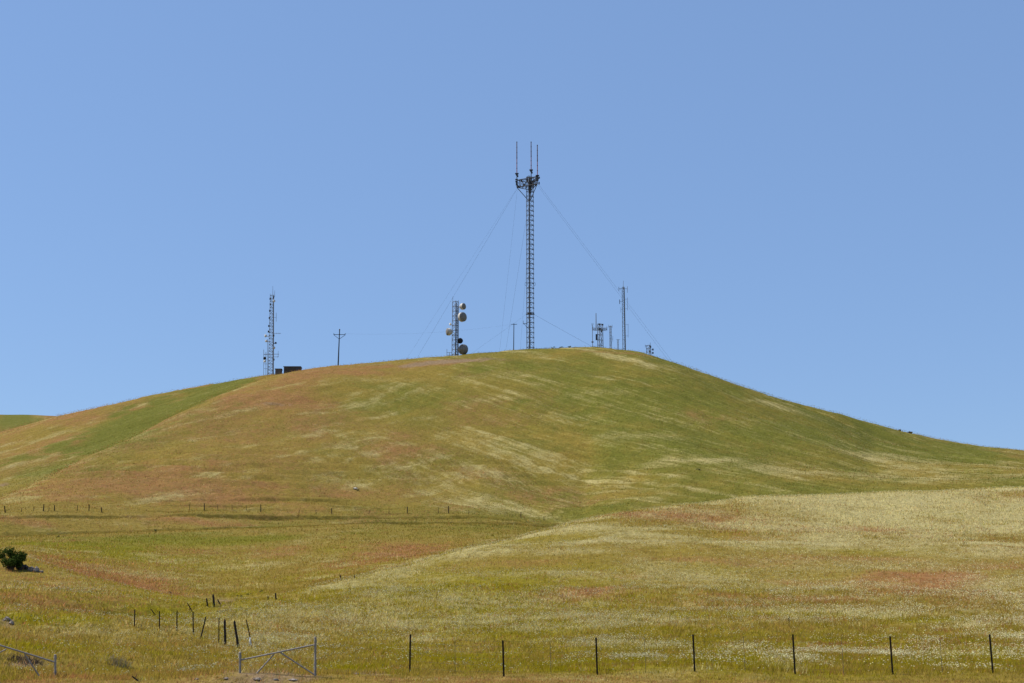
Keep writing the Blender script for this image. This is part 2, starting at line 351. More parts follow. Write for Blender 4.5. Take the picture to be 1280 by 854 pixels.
M = {
    'steel': simple_mat('weathered_steel', (0.17, 0.175, 0.185), 0.55, 0.3),
    'steel_dark': simple_mat('dark_steel', (0.05, 0.05, 0.056), 0.6, 0.2),
    'galv': simple_mat('galvanised_pipe', (0.27, 0.24, 0.205), 0.6, 0.0, 0.3, 9),
    'post': simple_mat('rusty_dark_post', (0.022, 0.017, 0.014), 0.8, 0.0, 0.4, 14),
    'wood': simple_mat('weathered_wood', (0.035, 0.026, 0.02), 0.9, 0.0, 0.5, 18, 0.4),
    'pole': simple_mat('creosote_pole', (0.03, 0.034, 0.042), 0.85, 0.0, 0.3, 4),
    'white': simple_mat('antenna_white', (0.62, 0.60, 0.55), 0.5, 0.0, 0.12),
    'beige': simple_mat('radome_beige', (0.20, 0.185, 0.165), 0.6, 0.0, 0.2, 2),
    'shroud': simple_mat('dish_shroud', (0.50, 0.47, 0.42), 0.55, 0.0, 0.15, 2),
    'blackdish': simple_mat('dish_black', (0.02, 0.02, 0.024), 0.6),
    'redwhip': simple_mat('whip_red', (0.30, 0.09, 0.08), 0.6),
    'whipdark': simple_mat('whip_dark_red', (0.13, 0.055, 0.05), 0.6),
    'palerock': simple_mat('pale_rock', (0.42, 0.38, 0.30), 0.95, 0.0, 0.4, 5, 0.6),
    'shed': simple_mat('shed_wall', (0.085, 0.072, 0.06), 0.8, 0.0, 0.25, 1.5),
    'shed2': simple_mat('hut_wall', (0.16, 0.135, 0.115), 0.85, 0.0, 0.25, 1.5),
    'roof': simple_mat('shed_roof', (0.13, 0.13, 0.13), 0.7, 0.0, 0.2, 2),
    'wire': simple_mat('wire_steel', (0.07, 0.075, 0.085), 0.6, 0.2),
    'rock': simple_mat('grey_rock', (0.24, 0.20, 0.165), 0.95, 0.0, 0.55, 5, 0.6),
    'rockd': simple_mat('dark_rock', (0.05, 0.045, 0.042), 0.95, 0.0, 0.5, 6, 0.6),
    'twig': simple_mat('twig_bark', (0.08, 0.06, 0.045), 0.95, 0.0, 0.4, 20),
    'deadtwig': simple_mat('dead_brush', (0.30, 0.24, 0.14), 0.95, 0.0, 0.4, 20),
    'cloth': simple_mat('white_scrap', (0.7, 0.69, 0.66), 0.8),
}

PAL = dict(base=(0.194, 0.136, 0.026), green=(0.110, 0.108, 0.016), red=(0.232, 0.110, 0.042), pale=(0.305, 0.252, 0.100), soil=(0.20, 0.135, 0.075), lush=(0.180, 0.146, 0.007), straw=(0.335, 0.280, 0.118))


def leaf_shade(name, color_socket_builder, up=0.65, transl=0.25):
    m, nt, N, L, b = new_mat(name)
    N.remove(b)
    out = N['Material Output']
    col = color_socket_builder(nt)
    geo = N.new('ShaderNodeNewGeometry')
    mixn = N.new('ShaderNodeVectorMath'); mixn.operation = 'SCALE'; mixn.inputs['Scale'].default_value = 1 - up
    L.new(geo.outputs['Normal'], mixn.inputs[0])
    addn = N.new('ShaderNodeVectorMath'); addn.operation = 'ADD'; addn.inputs[1].default_value = (0, 0, up)
    L.new(mixn.outputs[0], addn.inputs[0])
    nor = N.new('ShaderNodeVectorMath'); nor.operation = 'NORMALIZE'; L.new(addn.outputs[0], nor.inputs[0])
    df = N.new('ShaderNodeBsdfDiffuse'); L.new(col, df.inputs['Color']); L.new(nor.outputs[0], df.inputs['Normal'])
    tr = N.new('ShaderNodeBsdfTranslucent'); L.new(col, tr.inputs['Color'])
    mx = N.new('ShaderNodeMixShader'); mx.inputs[0].default_value = transl
    L.new(df.outputs[0], mx.inputs[1]); L.new(tr.outputs[0], mx.inputs[2]); L.new(mx.outputs[0], out.inputs['Surface'])
    return m


def attr_color(nt):
    N, L = nt.nodes, nt.links
    at = N.new('ShaderNodeAttribute'); at.attribute_name = 'tint'
    return at.outputs['Color']


MG = leaf_shade('grass_blades', attr_color, 0.0, 0.5)
MF = leaf_shade('flower_heads', attr_color, 0.0, 0.45)


def leaf_color(rgb1, rgb2):
    def f(nt):
        N, L = nt.nodes, nt.links
        tc = N.new('ShaderNodeTexCoord'); no = N.new('ShaderNodeTexNoise'); no.inputs['Scale'].default_value = 5; no.inputs['Detail'].default_value = 4
        L.new(tc.outputs['Object'], no.inputs['Vector'])
        cr = N.new('ShaderNodeValToRGB'); cr.color_ramp.elements[0].position = .35; cr.color_ramp.elements[1].position = .65
        cr.color_ramp.elements[0].color = rgb1 + (1,); cr.color_ramp.elements[1].color = rgb2 + (1,)
        L.new(no.outputs['Fac'], cr.inputs['Fac'])
        return cr.outputs['Color']
    return f


ML = leaf_shade('shrub_leaves', leaf_color((0.025, 0.045, 0.008), (0.075, 0.105, 0.02)), 0.1, 0.2)
ML2 = leaf_shade('weed_leaves', leaf_color((0.05, 0.08, 0.03), (0.09, 0.12, 0.05)), 0.3, 0.2)


def terrain_material():
    m, nt, N, L, b = new_mat('grassland')
    geo = N.new('ShaderNodeNewGeometry')
    at = N.new('ShaderNodeAttribute'); at.attribute_name = 'cover'
    sep = N.new('ShaderNodeSeparateColor'); L.new(at.outputs['Color'], sep.inputs[0])

    def noise(scale, sy=1.0, detail=4, rough=0.6):
        mp = N.new('ShaderNodeMapping'); mp.inputs['Scale'].default_value = (1, sy, 1)
        L.new(geo.outputs['Position'], mp.inputs['Vector'])
        n = N.new('ShaderNodeTexNoise'); n.inputs['Scale'].default_value = scale; n.inputs['Detail'].default_value = detail; n.inputs['Roughness'].default_value = rough
        L.new(mp.outputs['Vector'], n.inputs['Vector'])
        return n.outputs['Fac']

    def math_(op, a, b_, clamp=False):
        n = N.new('ShaderNodeMath'); n.operation = op; n.use_clamp = clamp
        for i, v in enumerate((a, b_)):
            if isinstance(v, (int, float)): n.inputs[i].default_value = v
            else: L.new(v, n.inputs[i])
        return n.outputs[0]

    def mix(fac, c1, c2):
        n = N.new('ShaderNodeMix'); n.data_type = 'RGBA'
        L.new(fac, n.inputs[0])
        for s, c in ((6, c1), (7, c2)):
            if isinstance(c, tuple): n.inputs[s].default_value = c + (1,)
            else: L.new(c, n.inputs[s])
        return n.outputs[2]

    n_f = noise(1.1, 0.75, 6, 0.7); n_g = noise(0.35, 0.6, 5, 0.62); n_h = noise(4.0, 0.6, 5, 0.75)

    def broken(mask, n1, amt, n2, amt2, lo, hi):
        v = math_('ADD', mask, math_('MULTIPLY', math_('SUBTRACT', n1, 0.5), amt))
        v = math_('ADD', v, math_('MULTIPLY', math_('SUBTRACT', n2, 0.5), amt2))
        mr = N.new('ShaderNodeMapRange'); mr.interpolation_type = 'SMOOTHSTEP'
        mr.inputs['From Min'].default_value = lo; mr.inputs['From Max'].default_value = hi
        L.new(v, mr.inputs['Value'])
        return mr.outputs['Result']

    ln = N.new('ShaderNodeVectorMath'); ln.operation = 'LENGTH'; L.new(geo.outputs['Position'], ln.inputs[0])
    mrl = N.new('ShaderNodeMapRange'); mrl.inputs['From Min'].default_value = 150; mrl.inputs['From Max'].default_value = 215
    L.new(ln.outputs['Value'], mrl.inputs['Value'])
    green = mix(mrl.outputs['Result'], PAL['lush'], PAL['green'])
    mrp = N.new('ShaderNodeMapRange'); mrp.inputs['From Min'].default_value = 165; mrp.inputs['From Max'].default_value = 210
    L.new(ln.outputs['Value'], mrp.inputs['Value'])
    palec = mix(mrp.outputs['Result'], PAL['straw'], PAL['pale'])
    # wind-laid streaks running down the slope, mirrored on the left flank
    def streak(ang, sl, sc):
        rot = N.new('ShaderNodeMapping'); rot.inputs['Rotation'].default_value = (0, 0, ang); rot.vector_type = 'POINT'
        L.new(geo.outputs['Position'], rot.inputs['Vector'])
        scl = N.new('ShaderNodeVectorMath'); scl.operation = 'MULTIPLY'; scl.inputs[1].default_value = (1 / sl, 1 / sc, 0.02)
        L.new(rot.outputs['Vector'], scl.inputs[0])
        n = N.new('ShaderNodeTexNoise'); n.inputs['Scale'].default_value = 1.0; n.inputs['Detail'].default_value = 5; n.inputs['Roughness'].default_value = 0.68
        L.new(scl.outputs[0], n.inputs['Vector'])
        return n.outputs['Fac']
    sx = N.new('ShaderNodeSeparateXYZ'); L.new(geo.outputs['Position'], sx.inputs[0])
    side = N.new('ShaderNodeMapRange'); side.inputs['From Min'].default_value = -50; side.inputs['From Max'].default_value = 5
    L.new(sx.outputs['X'], side.inputs['Value'])
    sm = N.new('ShaderNodeMix'); sm.data_type = 'FLOAT'
    L.new(side.outputs['Result'], sm.inputs[0]); L.new(math_('ADD', 0.22, math_('MULTIPLY', streak(-0.93, 9, 1.1), 0.55)), sm.inputs[2]); L.new(streak(0.93, 18, 1.2), sm.inputs[3])
    far_w = N.new('ShaderNodeMapRange'); far_w.inputs['From Min'].default_value = 170; far_w.inputs['From Max'].default_value = 250
    L.new(ln.outputs['Value'], far_w.inputs['Value'])
    smix = N.new('ShaderNodeMix'); smix.data_type = 'FLOAT'; L.new(far_w.outputs['Result'], smix.inputs[0])
    smix.inputs[2].default_value = 0.5; L.new(sm.outputs[0], smix.inputs[3])
    strk = smix.outputs[0]
    c = mix(broken(sep.outputs[1], n_g, 0.8, n_f, 0.5, 0.0, 0.95), PAL['base'], green)
    c = mix(broken(sep.outputs[0], n_f, 1.2, n_g, 0.7, 0.1, 1.1), c, PAL['red'])
    npl = N.new('ShaderNodeMapRange'); npl.inputs['From Min'].default_value = 105; npl.inputs['From Max'].default_value = 140; npl.inputs['To Min'].default_value = 0.6
    L.new(ln.outputs['Value'], npl.inputs['Value'])
    c = mix(broken(math_('ADD', math_('MULTIPLY', sep.outputs[2], npl.outputs['Result']), math_('MULTIPLY', math_('SUBTRACT', strk, 0.47), 1.45)), n_f, 1.1, n_h, 0.8, 0.06, 1.0), c, palec)
    c = mix(broken(at.outputs['Alpha'], n_f, 0.8, n_h, 0.6, 0.25, 0.75), c, PAL['soil'])
    # blade to blade variation
    hsv = N.new('ShaderNodeHueSaturation')
    mr = N.new('ShaderNodeMapRange'); mr.inputs['From Min'].default_value = .25; mr.inputs['From Max'].default_value = .75
    mr.inputs['To Min'].default_value = .72; mr.inputs['To Max'].default_value = 1.28
    mr2 = N.new('ShaderNodeMapRange'); mr2.inputs['From Min'].default_value = .3; mr2.inputs['From Max'].default_value = .7
    mr2.inputs['To Min'].default_value = .74; mr2.inputs['To Max'].default_value = 1.26
    L.new(noise(1.7, 0.8, 5, 0.75), mr2.inputs['Value'])
    L.new(n_h, mr.inputs['Value']); L.new(math_('MULTIPLY', math_('MULTIPLY', mr.outputs['Result'], mr2.outputs['Result']), math_('ADD', 0.6, math_('MULTIPLY', strk, 0.8))), hsv.inputs['Value']); L.new(c, hsv.inputs['Color'])
    L.new(hsv.outputs['Color'], b.inputs['Base Color'])
    b.inputs['Roughness'].default_value = 1.0; b.inputs['Specular IOR Level'].default_value = 0.05
    bp = N.new('ShaderNodeBump'); bp.inputs['Strength'].default_value = 0.5; bp.inputs['Distance'].default_value = 0.35
    L.new(n_f, bp.inputs['Height'])
    bp2 = N.new('ShaderNodeBump'); bp2.inputs['Strength'].default_value = 0.5; bp2.inputs['Distance'].default_value = 0.1
    L.new(n_h, bp2.inputs['Height']); L.new(bp.outputs['Normal'], bp2.inputs['Normal']); L.new(bp2.outputs['Normal'], b.inputs['Normal'])
    return m


# ----------------------------------------------------------------- helpers: objects
def np_mesh(name, verts, loops, starts, smooth=False):
    me = bpy.data.meshes.new(name)
    me.vertices.add(len(verts)); me.vertices.foreach_set('co', np.ascontiguousarray(verts, np.float32).ravel())
    me.loops.add(len(loops)); me.loops.foreach_set('vertex_index', np.ascontiguousarray(loops, np.int32))
    me.polygons.add(len(starts)); me.polygons.foreach_set('loop_start', np.ascontiguousarray(starts, np.int32))
    if smooth:
        me.polygons.foreach_set('use_smooth', np.ones(len(starts), bool))
    me.update(calc_edges=True)
    return me


def tag(o, label=None, cat=None, group=None, kind=None):
    if label: o['label'] = label
    if cat: o['category'] = cat
    if group: o['group'] = group
    if kind: o['kind'] = kind
    return o


def thing(name, loc, label, cat, group=None):
    o = bpy.data.objects.new(name, None); COL.objects.link(o)
    o.location = tuple(float(v) for v in loc); o.empty_display_size = 0.3
    return tag(o, label, cat, group)


class MB:
    def __init__(self): self.v = []; self.f = []

    def add(self, vs, fs):
        k = len(self.v); self.v += [tuple(float(c) for c in p) for p in vs]; self.f += [tuple(i + k for i in f) for f in fs]
        return self

    def bar(self, p, q, r, r2=None, n=6, cap=True):
        p = np.array(p, float); q = np.array(q, float); r2 = r if r2 is None else r2
        d = q - p; d /= max(np.linalg.norm(d), 1e-9)
        u = np.cross(d, (0, 0, 1.0) if abs(d[2]) < 0.9 else (1.0, 0, 0)); u /= np.linalg.norm(u); w = np.cross(d, u)
        vs = []
        for c, rad in ((p, r), (q, r2)):
            for k in range(n):
                a = 2 * math.pi * (k + .5) / n
                vs.append(c + rad * (math.cos(a) * u + math.sin(a) * w))
        fs = [(k, (k + 1) % n, n + (k + 1) % n, n + k) for k in range(n)]
        if cap: fs += [tuple(range(n))[::-1], tuple(range(n, 2 * n))]
        return self.add(vs, fs)

    def box(self, c, s, rz=0.0):
        cx, cy, cz = c; hx, hy, hz = s[0] / 2, s[1] / 2, s[2] / 2
        cr, sr = math.cos(rz), math.sin(rz); vs = []
        for dz in (-hz, hz):
            for dx, dy in ((-hx, -hy), (hx, -hy), (hx, hy), (-hx, hy)):
                vs.append((cx + dx * cr - dy * sr, cy + dx * sr + dy * cr, cz + dz))
        return self.add(vs, [(3, 2, 1, 0), (4, 5, 6, 7), (0, 1, 5, 4), (1, 2, 6, 5), (2, 3, 7, 6), (3, 0, 4, 7)])

    def lathe(self, c, axis, prof, n=20):
        """prof: (distance along axis, radius)"""
        c = np.array(c, float); d = np.array(axis, float); d /= np.linalg.norm(d)
        u = np.cross(d, (0, 0, 1.0) if abs(d[2]) < 0.9 else (1.0, 0, 0)); u /= np.linalg.norm(u); w = np.cross(d, u)
        vs, fs = [], []
        for (h, rad) in prof:
            for k in range(n):
                a = 2 * math.pi * k / n
                vs.append(c + h * d + rad * (math.cos(a) * u + math.sin(a) * w))
        for i in range(len(prof) - 1):
            for k in range(n):
                fs.append((i * n + k, i * n + (k + 1) % n, (i + 1) * n + (k + 1) % n, (i + 1) * n + k))
        fs.append(tuple(range(n))[::-1]); fs.append(tuple(range((len(prof) - 1) * n, len(prof) * n)))
        return self.add(vs, fs)

    def build(self, name, mat, parent=None, smooth=False):
        me = bpy.data.meshes.new(name); me.from_pydata(self.v, [], self.f); me.update()
        if smooth: me.polygons.foreach_set('use_smooth', [True] * len(me.polygons))
        me.materials.append(mat)
        o = bpy.data.objects.new(name, me); COL.objects.link(o)
        if parent is not None: o.parent = parent
        return o


def local_scale(px, py, r):
    """metres per photograph pixel for something standing at distance r"""
    p = point(px, py, r)
    depth = p[1] * CP + (p[2] - EYE) * SP
    return depth / F_PX


class Frame:
    """local coordinates of a thing standing at base: pixel offsets to metres"""
    def __init__(self, px, r, base=None):
        self.b = on_ridge(px, r) if base is None else base
        self.r = math.hypot(self.b[0], self.b[1]); self.px = px

    def z(self, py, px=None):
        return point(self.px if px is None else px, py, self.r)[2] - self.b[2]

    def zd(self, py, dy):
        return point(self.px, py, self.r + dy)[2] - self.b[2]

    def x(self, px, py):
        return point(px, py, self.r)[0] - self.b[0]

    def p(self, px, py, dy=0.0):
        return np.array([self.x(px, py), dy, self.z(py)])


# ----------------------------------------------------------------- the ground sheet
vv = np.stack([Xg, Yg, Z], -1).reshape(-1, 3)
ia = np.arange(NA); ja = (ia + 1) % NA
jr = np.arange(NR - 1)
A = (ia[:, None] * NR + jr[None, :]); B = (ja[:, None] * NR + jr[None, :])
quads = np.stack([A, A + 1, B + 1, B], -1).reshape(-1, 4)
verts = np.concatenate([vv, [[0, 0, 0]]])
ctr = len(vv)
tris = np.stack([np.full(NA, ctr), ia * NR, ja * NR], -1)
loops = np.concatenate([quads.ravel(), tris.ravel()])
starts = np.concatenate([np.arange(len(quads)) * 4, len(quads) * 4 + np.arange(NA) * 3])
me = np_mesh('hills', verts, loops, starts, True)
ca = me.attributes.new('cover', 'FLOAT_COLOR', 'POINT')
ca.data.foreach_set('color', np.concatenate([COVER.reshape(-1, 4), [[0, 0, 0, 0]]]).astype(np.float32).ravel())
me.materials.append(terrain_material())
hills = bpy.data.objects.new('hills', me); COL.objects.link(hills)
tag(hills, 'rolling grass hills with dry red, green and pale patches', 'hills', kind='structure')


# ----------------------------------------------------------------- grass and flowers (nobody could count them)
def cover_at(x, y):
    return np.stack([grid_sample(COVER[..., k], x, y) for k in range(4)], -1)


def scatter(n, r0, r1, amax=25.0):
    a = np.radians(rng.uniform(-amax, amax, n)); r = np.exp(rng.uniform(math.log(r0), math.log(r1), n))
    x, y = r * np.sin(a), r * np.cos(a)
    return x, y, grid_sample(Z, x, y), r


def tint_for(x, y, cv):
    n = len(x)
    cv = cv.copy(); cv[:, 2] *= 0.6 + 0.4 * sstep(105, 140, np.hypot(x, y))   # nearer in, the pale is flower heads rather than straw
    u = rng.random((n, 4))
    col = np.tile(np.array(PAL['base']), (n, 1))
    nn = 0.7 * (fbm(x / 1.3, y / 1.9, 91, 3) - 0.5)
    g = cv[:, 1] + nn > u[:, 0] * 0.95
    col[g] = PAL['green']
    nearw = (1 - sstep(150, 215, np.hypot(x, y)))[:, None]
    lush = np.array(PAL['green']) * (1 - nearw) + np.array(PAL['lush']) * nearw
    col[g] = lush[g]
    rd = cv[:, 0] - nn > u[:, 1] * 1.1
    col[rd] = PAL['red']
    pl = cv[:, 2] + 1.2 * (fbm(x / 0.9, y / 1.4, 93, 3) - 0.5) > 0.22 + u[:, 2] * 0.75
    nw2 = (1 - sstep(165, 210, np.hypot(x, y)))[:, None]
    col[pl] = (np.array(PAL['pale']) * (1 - nw2) + np.array(PAL['straw']) * nw2)[pl]
    sl = cv[:, 3] > 0.3 + 0.5 * u[:, 3]
    col[sl] = PAL['soil']
    local = np.array(PAL['base'])[None] * 0.0
    col = np.where(np.hypot(x, y) < 180, 1.75, 1.5)[:, None] * col * np.exp(rng.normal(0, 0.16, (n, 1))) * np.exp(rng.normal(0, 0.05, (n, 3)))
    return col, pl


def blades(n, r0, r1, per, hgt, wid, spread):
    x, y, z, r = scatter(n, r0, r1)
    cv = cover_at(x, y)
    keep = (cv[:, 3] < 0.35 + 0.4 * rng.random(n))
    x, y, z, r, cv = x[keep], y[keep], z[keep], r[keep], cv[keep]
    n = len(x)
    col, pl = tint_for(x, y, cv)
    rim = 1 - 0.45 * sstep(300, 370, r)
    short = rim * np.where(r < np.interp(np.arctan2(x, y), ray(XS, foot_y)[0], foot_r), 0.4, 1.0)
    hh = hgt * short * (0.6 + 0.8 * fbm(x / 2.2, y / 2.2, 95, 3))
    V = np.empty((n, per, 3, 3))
    for k in range(per):
        th = rng.uniform(0, 2 * math.pi, n); d = np.sqrt(rng.random(n)) * spread * r / r0
        bx, by = x + d * np.cos(th), y + d * np.sin(th)
        w = wid * (0.6 + 0.8 * rng.random(n)) * (r / r0) ** 0.8
        ph = rng.uniform(0, math.pi, n)
        h = hh * rng.uniform(0.55, 1.15, n)
        ln = rng.uniform(0.3, 1.1, n) * h; lt = rng.uniform(0, 2 * math.pi, n)
        dx, dy = np.cos(ph) * w * 0.5, np.sin(ph) * w * 0.5
        zz = z - 0.04
        V[:, k, 0] = np.stack([bx - dx, by - dy, zz], -1)
        V[:, k, 1] = np.stack([bx + dx, by + dy, zz], -1)
        V[:, k, 2] = np.stack([bx + ln * np.cos(lt) + 0.12 * h, by + ln * np.sin(lt), z + h], -1)
    C = np.repeat(col[:, None, :], per, 1) * np.exp(rng.normal(0, 0.12, (n, per, 1)))
    C = np.repeat(C[:, :, None, :], 3, 2)
    return V.reshape(-1, 3), C.reshape(-1, 3)


def tri_object(name, V, C, mat):
    n = len(V) // 3
    me = np_mesh(name, V, np.arange(len(V)), np.arange(n) * 3)
    at = me.attributes.new('tint', 'FLOAT_COLOR', 'POINT')
    at.data.foreach_set('color', np.concatenate([np.clip(C, 0, 1), np.ones((len(C), 1))], 1).astype(np.float32).ravel())
    me.materials.append(mat)
    o = bpy.data.objects.new(name, me); COL.objects.link(o)
    return o


Va, Ca = blades(80000, 41, 95, 6, 0.17, 0.022, 0.26)
Vb, Cb = blades(50000, 95, 178, 4, 0.13, 0.036, 0.6)
o = tri_object('meadow_grass', np.concatenate([Va, Vb]), np.concatenate([Ca, Cb]), MG)
tag(o, 'dry and green meadow grass on the near slope', 'grass', kind='stuff')
Vc, Cc = blades(150000, 128, 440, 3, 0.19, 0.055, 0.7)
o = tri_object('hillside_grass', Vc, Cc, MG)
tag(o, 'short dry grass covering the far hill', 'grass', kind='stuff')


def flowers(n, r0, r1, size):
    x, y, z, r = scatter(n, r0, r1)
    cv = cover_at(x, y)
    cl = fbm(x / 1.1, y / 1.6, 97, 3)
    rn = sstep(-14, 8, x)
    p = np.clip(cv[:, 2] * 1.25 + 1.5 * (cl - 0.52) - 0.14 + 0.12 * rn, 0.015, 1) ** 1.1 * (0.75 + 0.25 * rn) * np.clip(1.3 - cv[:, 3] * 2, 0, 1)
    p = np.where(r < np.interp(np.arctan2(x, y), ray(XS, foot_y)[0], foot_r) + 0.6, p * 0.06, p)
    k = rng.random(n) < p * 0.9
    x, y, z, r = x[k], y[k], z[k], r[k]; n = len(x)
    h = rng.uniform(0.10, 0.26, n); s = size * rng.uniform(0.6, 1.25, n)
    c = np.stack([x, y, z + h], -1)
    # a squat four-sided head
    off = np.array([[1, 0, 0], [-0.5, 0.87, 0], [-0.5, -0.87, 0], [0, 0, 0.9]])
    P = c[:, None, :] + off[None] * s[:, None, None] * 0.5
    T = P[:, [0, 1, 3, 1, 2, 3, 2, 0, 3, 0, 2, 1], :].reshape(-1, 3)
    col = np.array((0.74, 0.67, 0.42))[None] * np.exp(rng.normal(0, 0.28, (n, 1)))
    yel = rng.random(n) < 0.2
    col[yel] = np.array((0.50, 0.38, 0.12))
    return T, np.repeat(col, 12, 0)


T1, K1 = flowers(330000, 50, 95, 0.058)
T2, K2 = flowers(220000, 90, 176, 0.068)
o = tri_object('wildflowers', np.concatenate([T1, T2]), np.concatenate([K1, K2]), MF)
tag(o, 'cream white wildflower heads speckling the near meadow', 'wildflowers', kind='stuff')


# ----------------------------------------------------------------- lattice masts
def lattice(mbs, corners, z0, z1, taper, step, rleg, rbr, diag=True, horiz=True):
    """corners: list of xy at foot. returns legs list of MB and one bracing MB"""
    legs = []
    top = [np.array(c) * taper for c in corners]
    for c, t in zip(corners, top):
        legs.append(MB().bar((c[0], c[1], z0), (t[0], t[1], z1), rleg, rleg * 0.9))
    br = MB()
    n = max(2, int(round((z1 - z0) / step)))
    m = len(corners)

    def at(i, z):
        s = (z - z0) / (z1 - z0)
        p = np.array(corners[i]) * (1 - s) + top[i] * s
        return (p[0], p[1], z)
    for k in range(1, n + 1):
        z = z0 + (z1 - z0) * k / n; zp = z0 + (z1 - z0) * (k - 1) / n
        for i in range(m):
            j = (i + 1) % m
            if horiz: br.bar(at(i, z), at(j, z), rbr, n=4)
            if diag:
                if k % 2: br.bar(at(i, zp), at(j, z), rbr * .8, n=4)
                else: br.bar(at(j, zp), at(i, z), rbr * .8, n=4)
    return legs, br


def put_lattice(root, corners, z0, z1, taper, step, rleg, rbr, mat=None, **kw):
    legs, br = lattice(None, corners, z0, z1, taper, step, rleg, rbr, **kw)
    for l in legs: l.build('leg', mat or M['steel'], root)
    return br.build('bracing', mat or M['steel'], root)


def dish(root, c, axis, rad, depth, mat_s, mat_f, arm_to=None, name='dish_antenna'):
    mb = MB().lathe(c, axis, [(-depth * 0.75, rad * 0.16), (-depth * 0.6, rad * 0.3), (-depth * 0.22, rad * 0.8), (0, rad), (depth * 0.55, rad)], 22)
    if arm_to is not None:
        ax = np.array(axis, float); ax /= np.linalg.norm(ax)
        mb.bar(np.array(c) - ax * depth * 0.6, arm_to, 0.07)
        mb.bar(np.array(c) - ax * depth * 0.3 + np.array([0, 0, -rad * .5]), np.array(arm_to) + np.array([0, 0, -rad * .6]), 0.045)
    d = mb.build(name, mat_s, root)
    f = MB().lathe(np.array(c) + np.array(axis) / np.linalg.norm(axis) * depth * 0.553, axis, [(0, rad * 0.97), (rad * .10, rad * .86), (rad * .19, rad * .64), (rad * .25, rad * .38), (rad * .27, rad * .1)], 22)
    f.build('radome', mat_f, d, True)
    return d


# main guyed tower ------------------------------------------------
fr = Frame(662.6, 402.0)
t = thing('guyed_tower', fr.b, 'tallest slim guyed lattice tower with three whip antennas on its top platform', 'radio tower')
ztop = fr.z(221)
cor = [(fr.x(658.4, 400), 0.35), (fr.x(661.3, 400), -0.95), (fr.x(667.2, 400), 0.45)]
legs, br = lattice(None, cor, -1.0, ztop, 1.0, 1.46, 0.085, 0.05)
for i, l in enumerate(legs): l.build('leg', M['steel'] if i != 1 else M['steel'], t)
for k in range(int(ztop / 1.46)):
    z = 0.46 + 1.46 * k
    br.bar((cor[1][0], cor[1][1], z), (cor[2][0] + 0.12, cor[2][1], z), 0.075, n=4)
    br.bar((cor[0][0] - .1, cor[0][1], z), (cor[1][0], cor[1][1], z), 0.05, n=4)
    br.box((cor[2][0] + .02, cor[2][1], z), (0.26, 0.2, 0.2))
br.build('bracing', M['steel_dark'], t)
fl = MB()
for dx in (-.12, .04, .2):
    MB().bar((cor[1][0] + dx + 0.12, cor[1][1] + 0.35, 0), (cor[1][0] + dx + 0.12, cor[1][1] + .35, ztop - .5), 0.075, n=5).build('feed_cable', M['steel_dark'], t)
col_ = MB(); zc_ = fr.z(392.5)
for a, b in ((0, 1), (1, 2), (2, 0)):
    col_.bar((cor[a][0] * 1.15, cor[a][1] * 1.15, zc_), (cor[b][0] * 1.15, cor[b][1] * 1.15, zc_), 0.15)
col_.build('guy_collar', M['steel_dark'], t)
st = MB(); zs = fr.z(404.5)
st.bar((cor[0][0], cor[0][1], zs), (fr.x(653.8, 404), 0.2, zs), 0.09); st.bar((fr.x(654.2, 404), .2, zs - .2), (fr.x(654.2, 404), .2, zs + .9), 0.05)
st.bar((cor[0][0], cor[0][1], zs - 1.0), (fr.x(655, 404), 0.2, zs), 0.05)
st.build('standoff_arm', M['steel_dark'], t)
ring = MB(); zr = fr.z(355.5)
for px in (657.4, 667.9):
    xx = fr.x(px, 355); rg = MB()
    for k in range(8):
        a, b = 2 * math.pi * k / 8, 2 * math.pi * (k + 1) / 8
        rg.bar((xx + .3 * math.cos(a), -.2, zr + .55 * math.sin(a)), (xx + .3 * math.cos(b), -.2, zr + .55 * math.sin(b)), 0.05, n=4)
    rg.build('ring_antenna', M['steel_dark'], t)

# platform
corners3 = [np.array([fr.x(646.1, 228), 0.6]), np.array([fr.x(664.2, 228), 3.4]), np.array([fr.x(671.6, 228), -3.0])]
zp0, zp1 = fr.z(233.5), fr.z(224.5)
pl = MB()
for i in range(3):
    a, b = corners3[i], corners3[(i + 1) % 3]
    for zz in (zp0, zp1): pl.bar((*a, zz), (*b, zz), 0.11)
    for s in np.linspace(0, 1, 6):
        q = a * (1 - s) + b * s; pl.bar((*q, zp0), (*q, zp1), 0.07)
        if s < .9:
            q2 = a * (1 - s - .2) + b * (s + .2); pl.bar((*q, zp0), (*q2, zp1), 0.05, n=4)
    for zz in (zp0, zp1): pl.bar((*a, zz), (0, 0, zz), 0.09)
    for s in (0.25, 0.5, 0.75):
        q = a * (1 - s); pl.bar((*q, zp0), (*q, zp1), 0.06)
    e = 0.33
    pl.bar((*a, zp0), (a[0] * .08, a[1] * .08, fr.z(251)), 0.10)
pl.bar((0, 0, zp0 - 2), (0, 0, zp1 + .8), 0.3)
pl.build('antenna_platform', M['steel_dark'], t)
for k in range(26):     # brackets, boxes and amplifiers on the head frame
    pass
hb = MB()
for (px, py, w, h, dy) in ((646, 229, 2.6, 4.5, .4), (645, 226, 1.6, 1.6, .7), (648, 232.5, 2.5, 1.4, .2), (652, 226, 2, 2, .3), (655, 231, 2.4, 2.4, .1), (659, 225, 2.5, 4, .3), (664, 227, 4, 5, 1), (667, 224, 2.5, 2.5, 2), (666, 231, 3, 3, -1), (671.5, 228, 3, 4.5, -3), (673.6, 233, 1.6, 3, -3), (674, 226, 1.4, 2, -2.8), (669, 234, 1.2, 3, -2), (664.5, 220, 2.2, 2, 2.5), (661, 221.5, 4.5, 1.5, 0.4)):
    s = fr.r / F_PX
    MB().box((fr.x(px, py), dy, fr.z(py)), (w * s, .5, h * s)).build('equipment_box', M['steel_dark'], t)
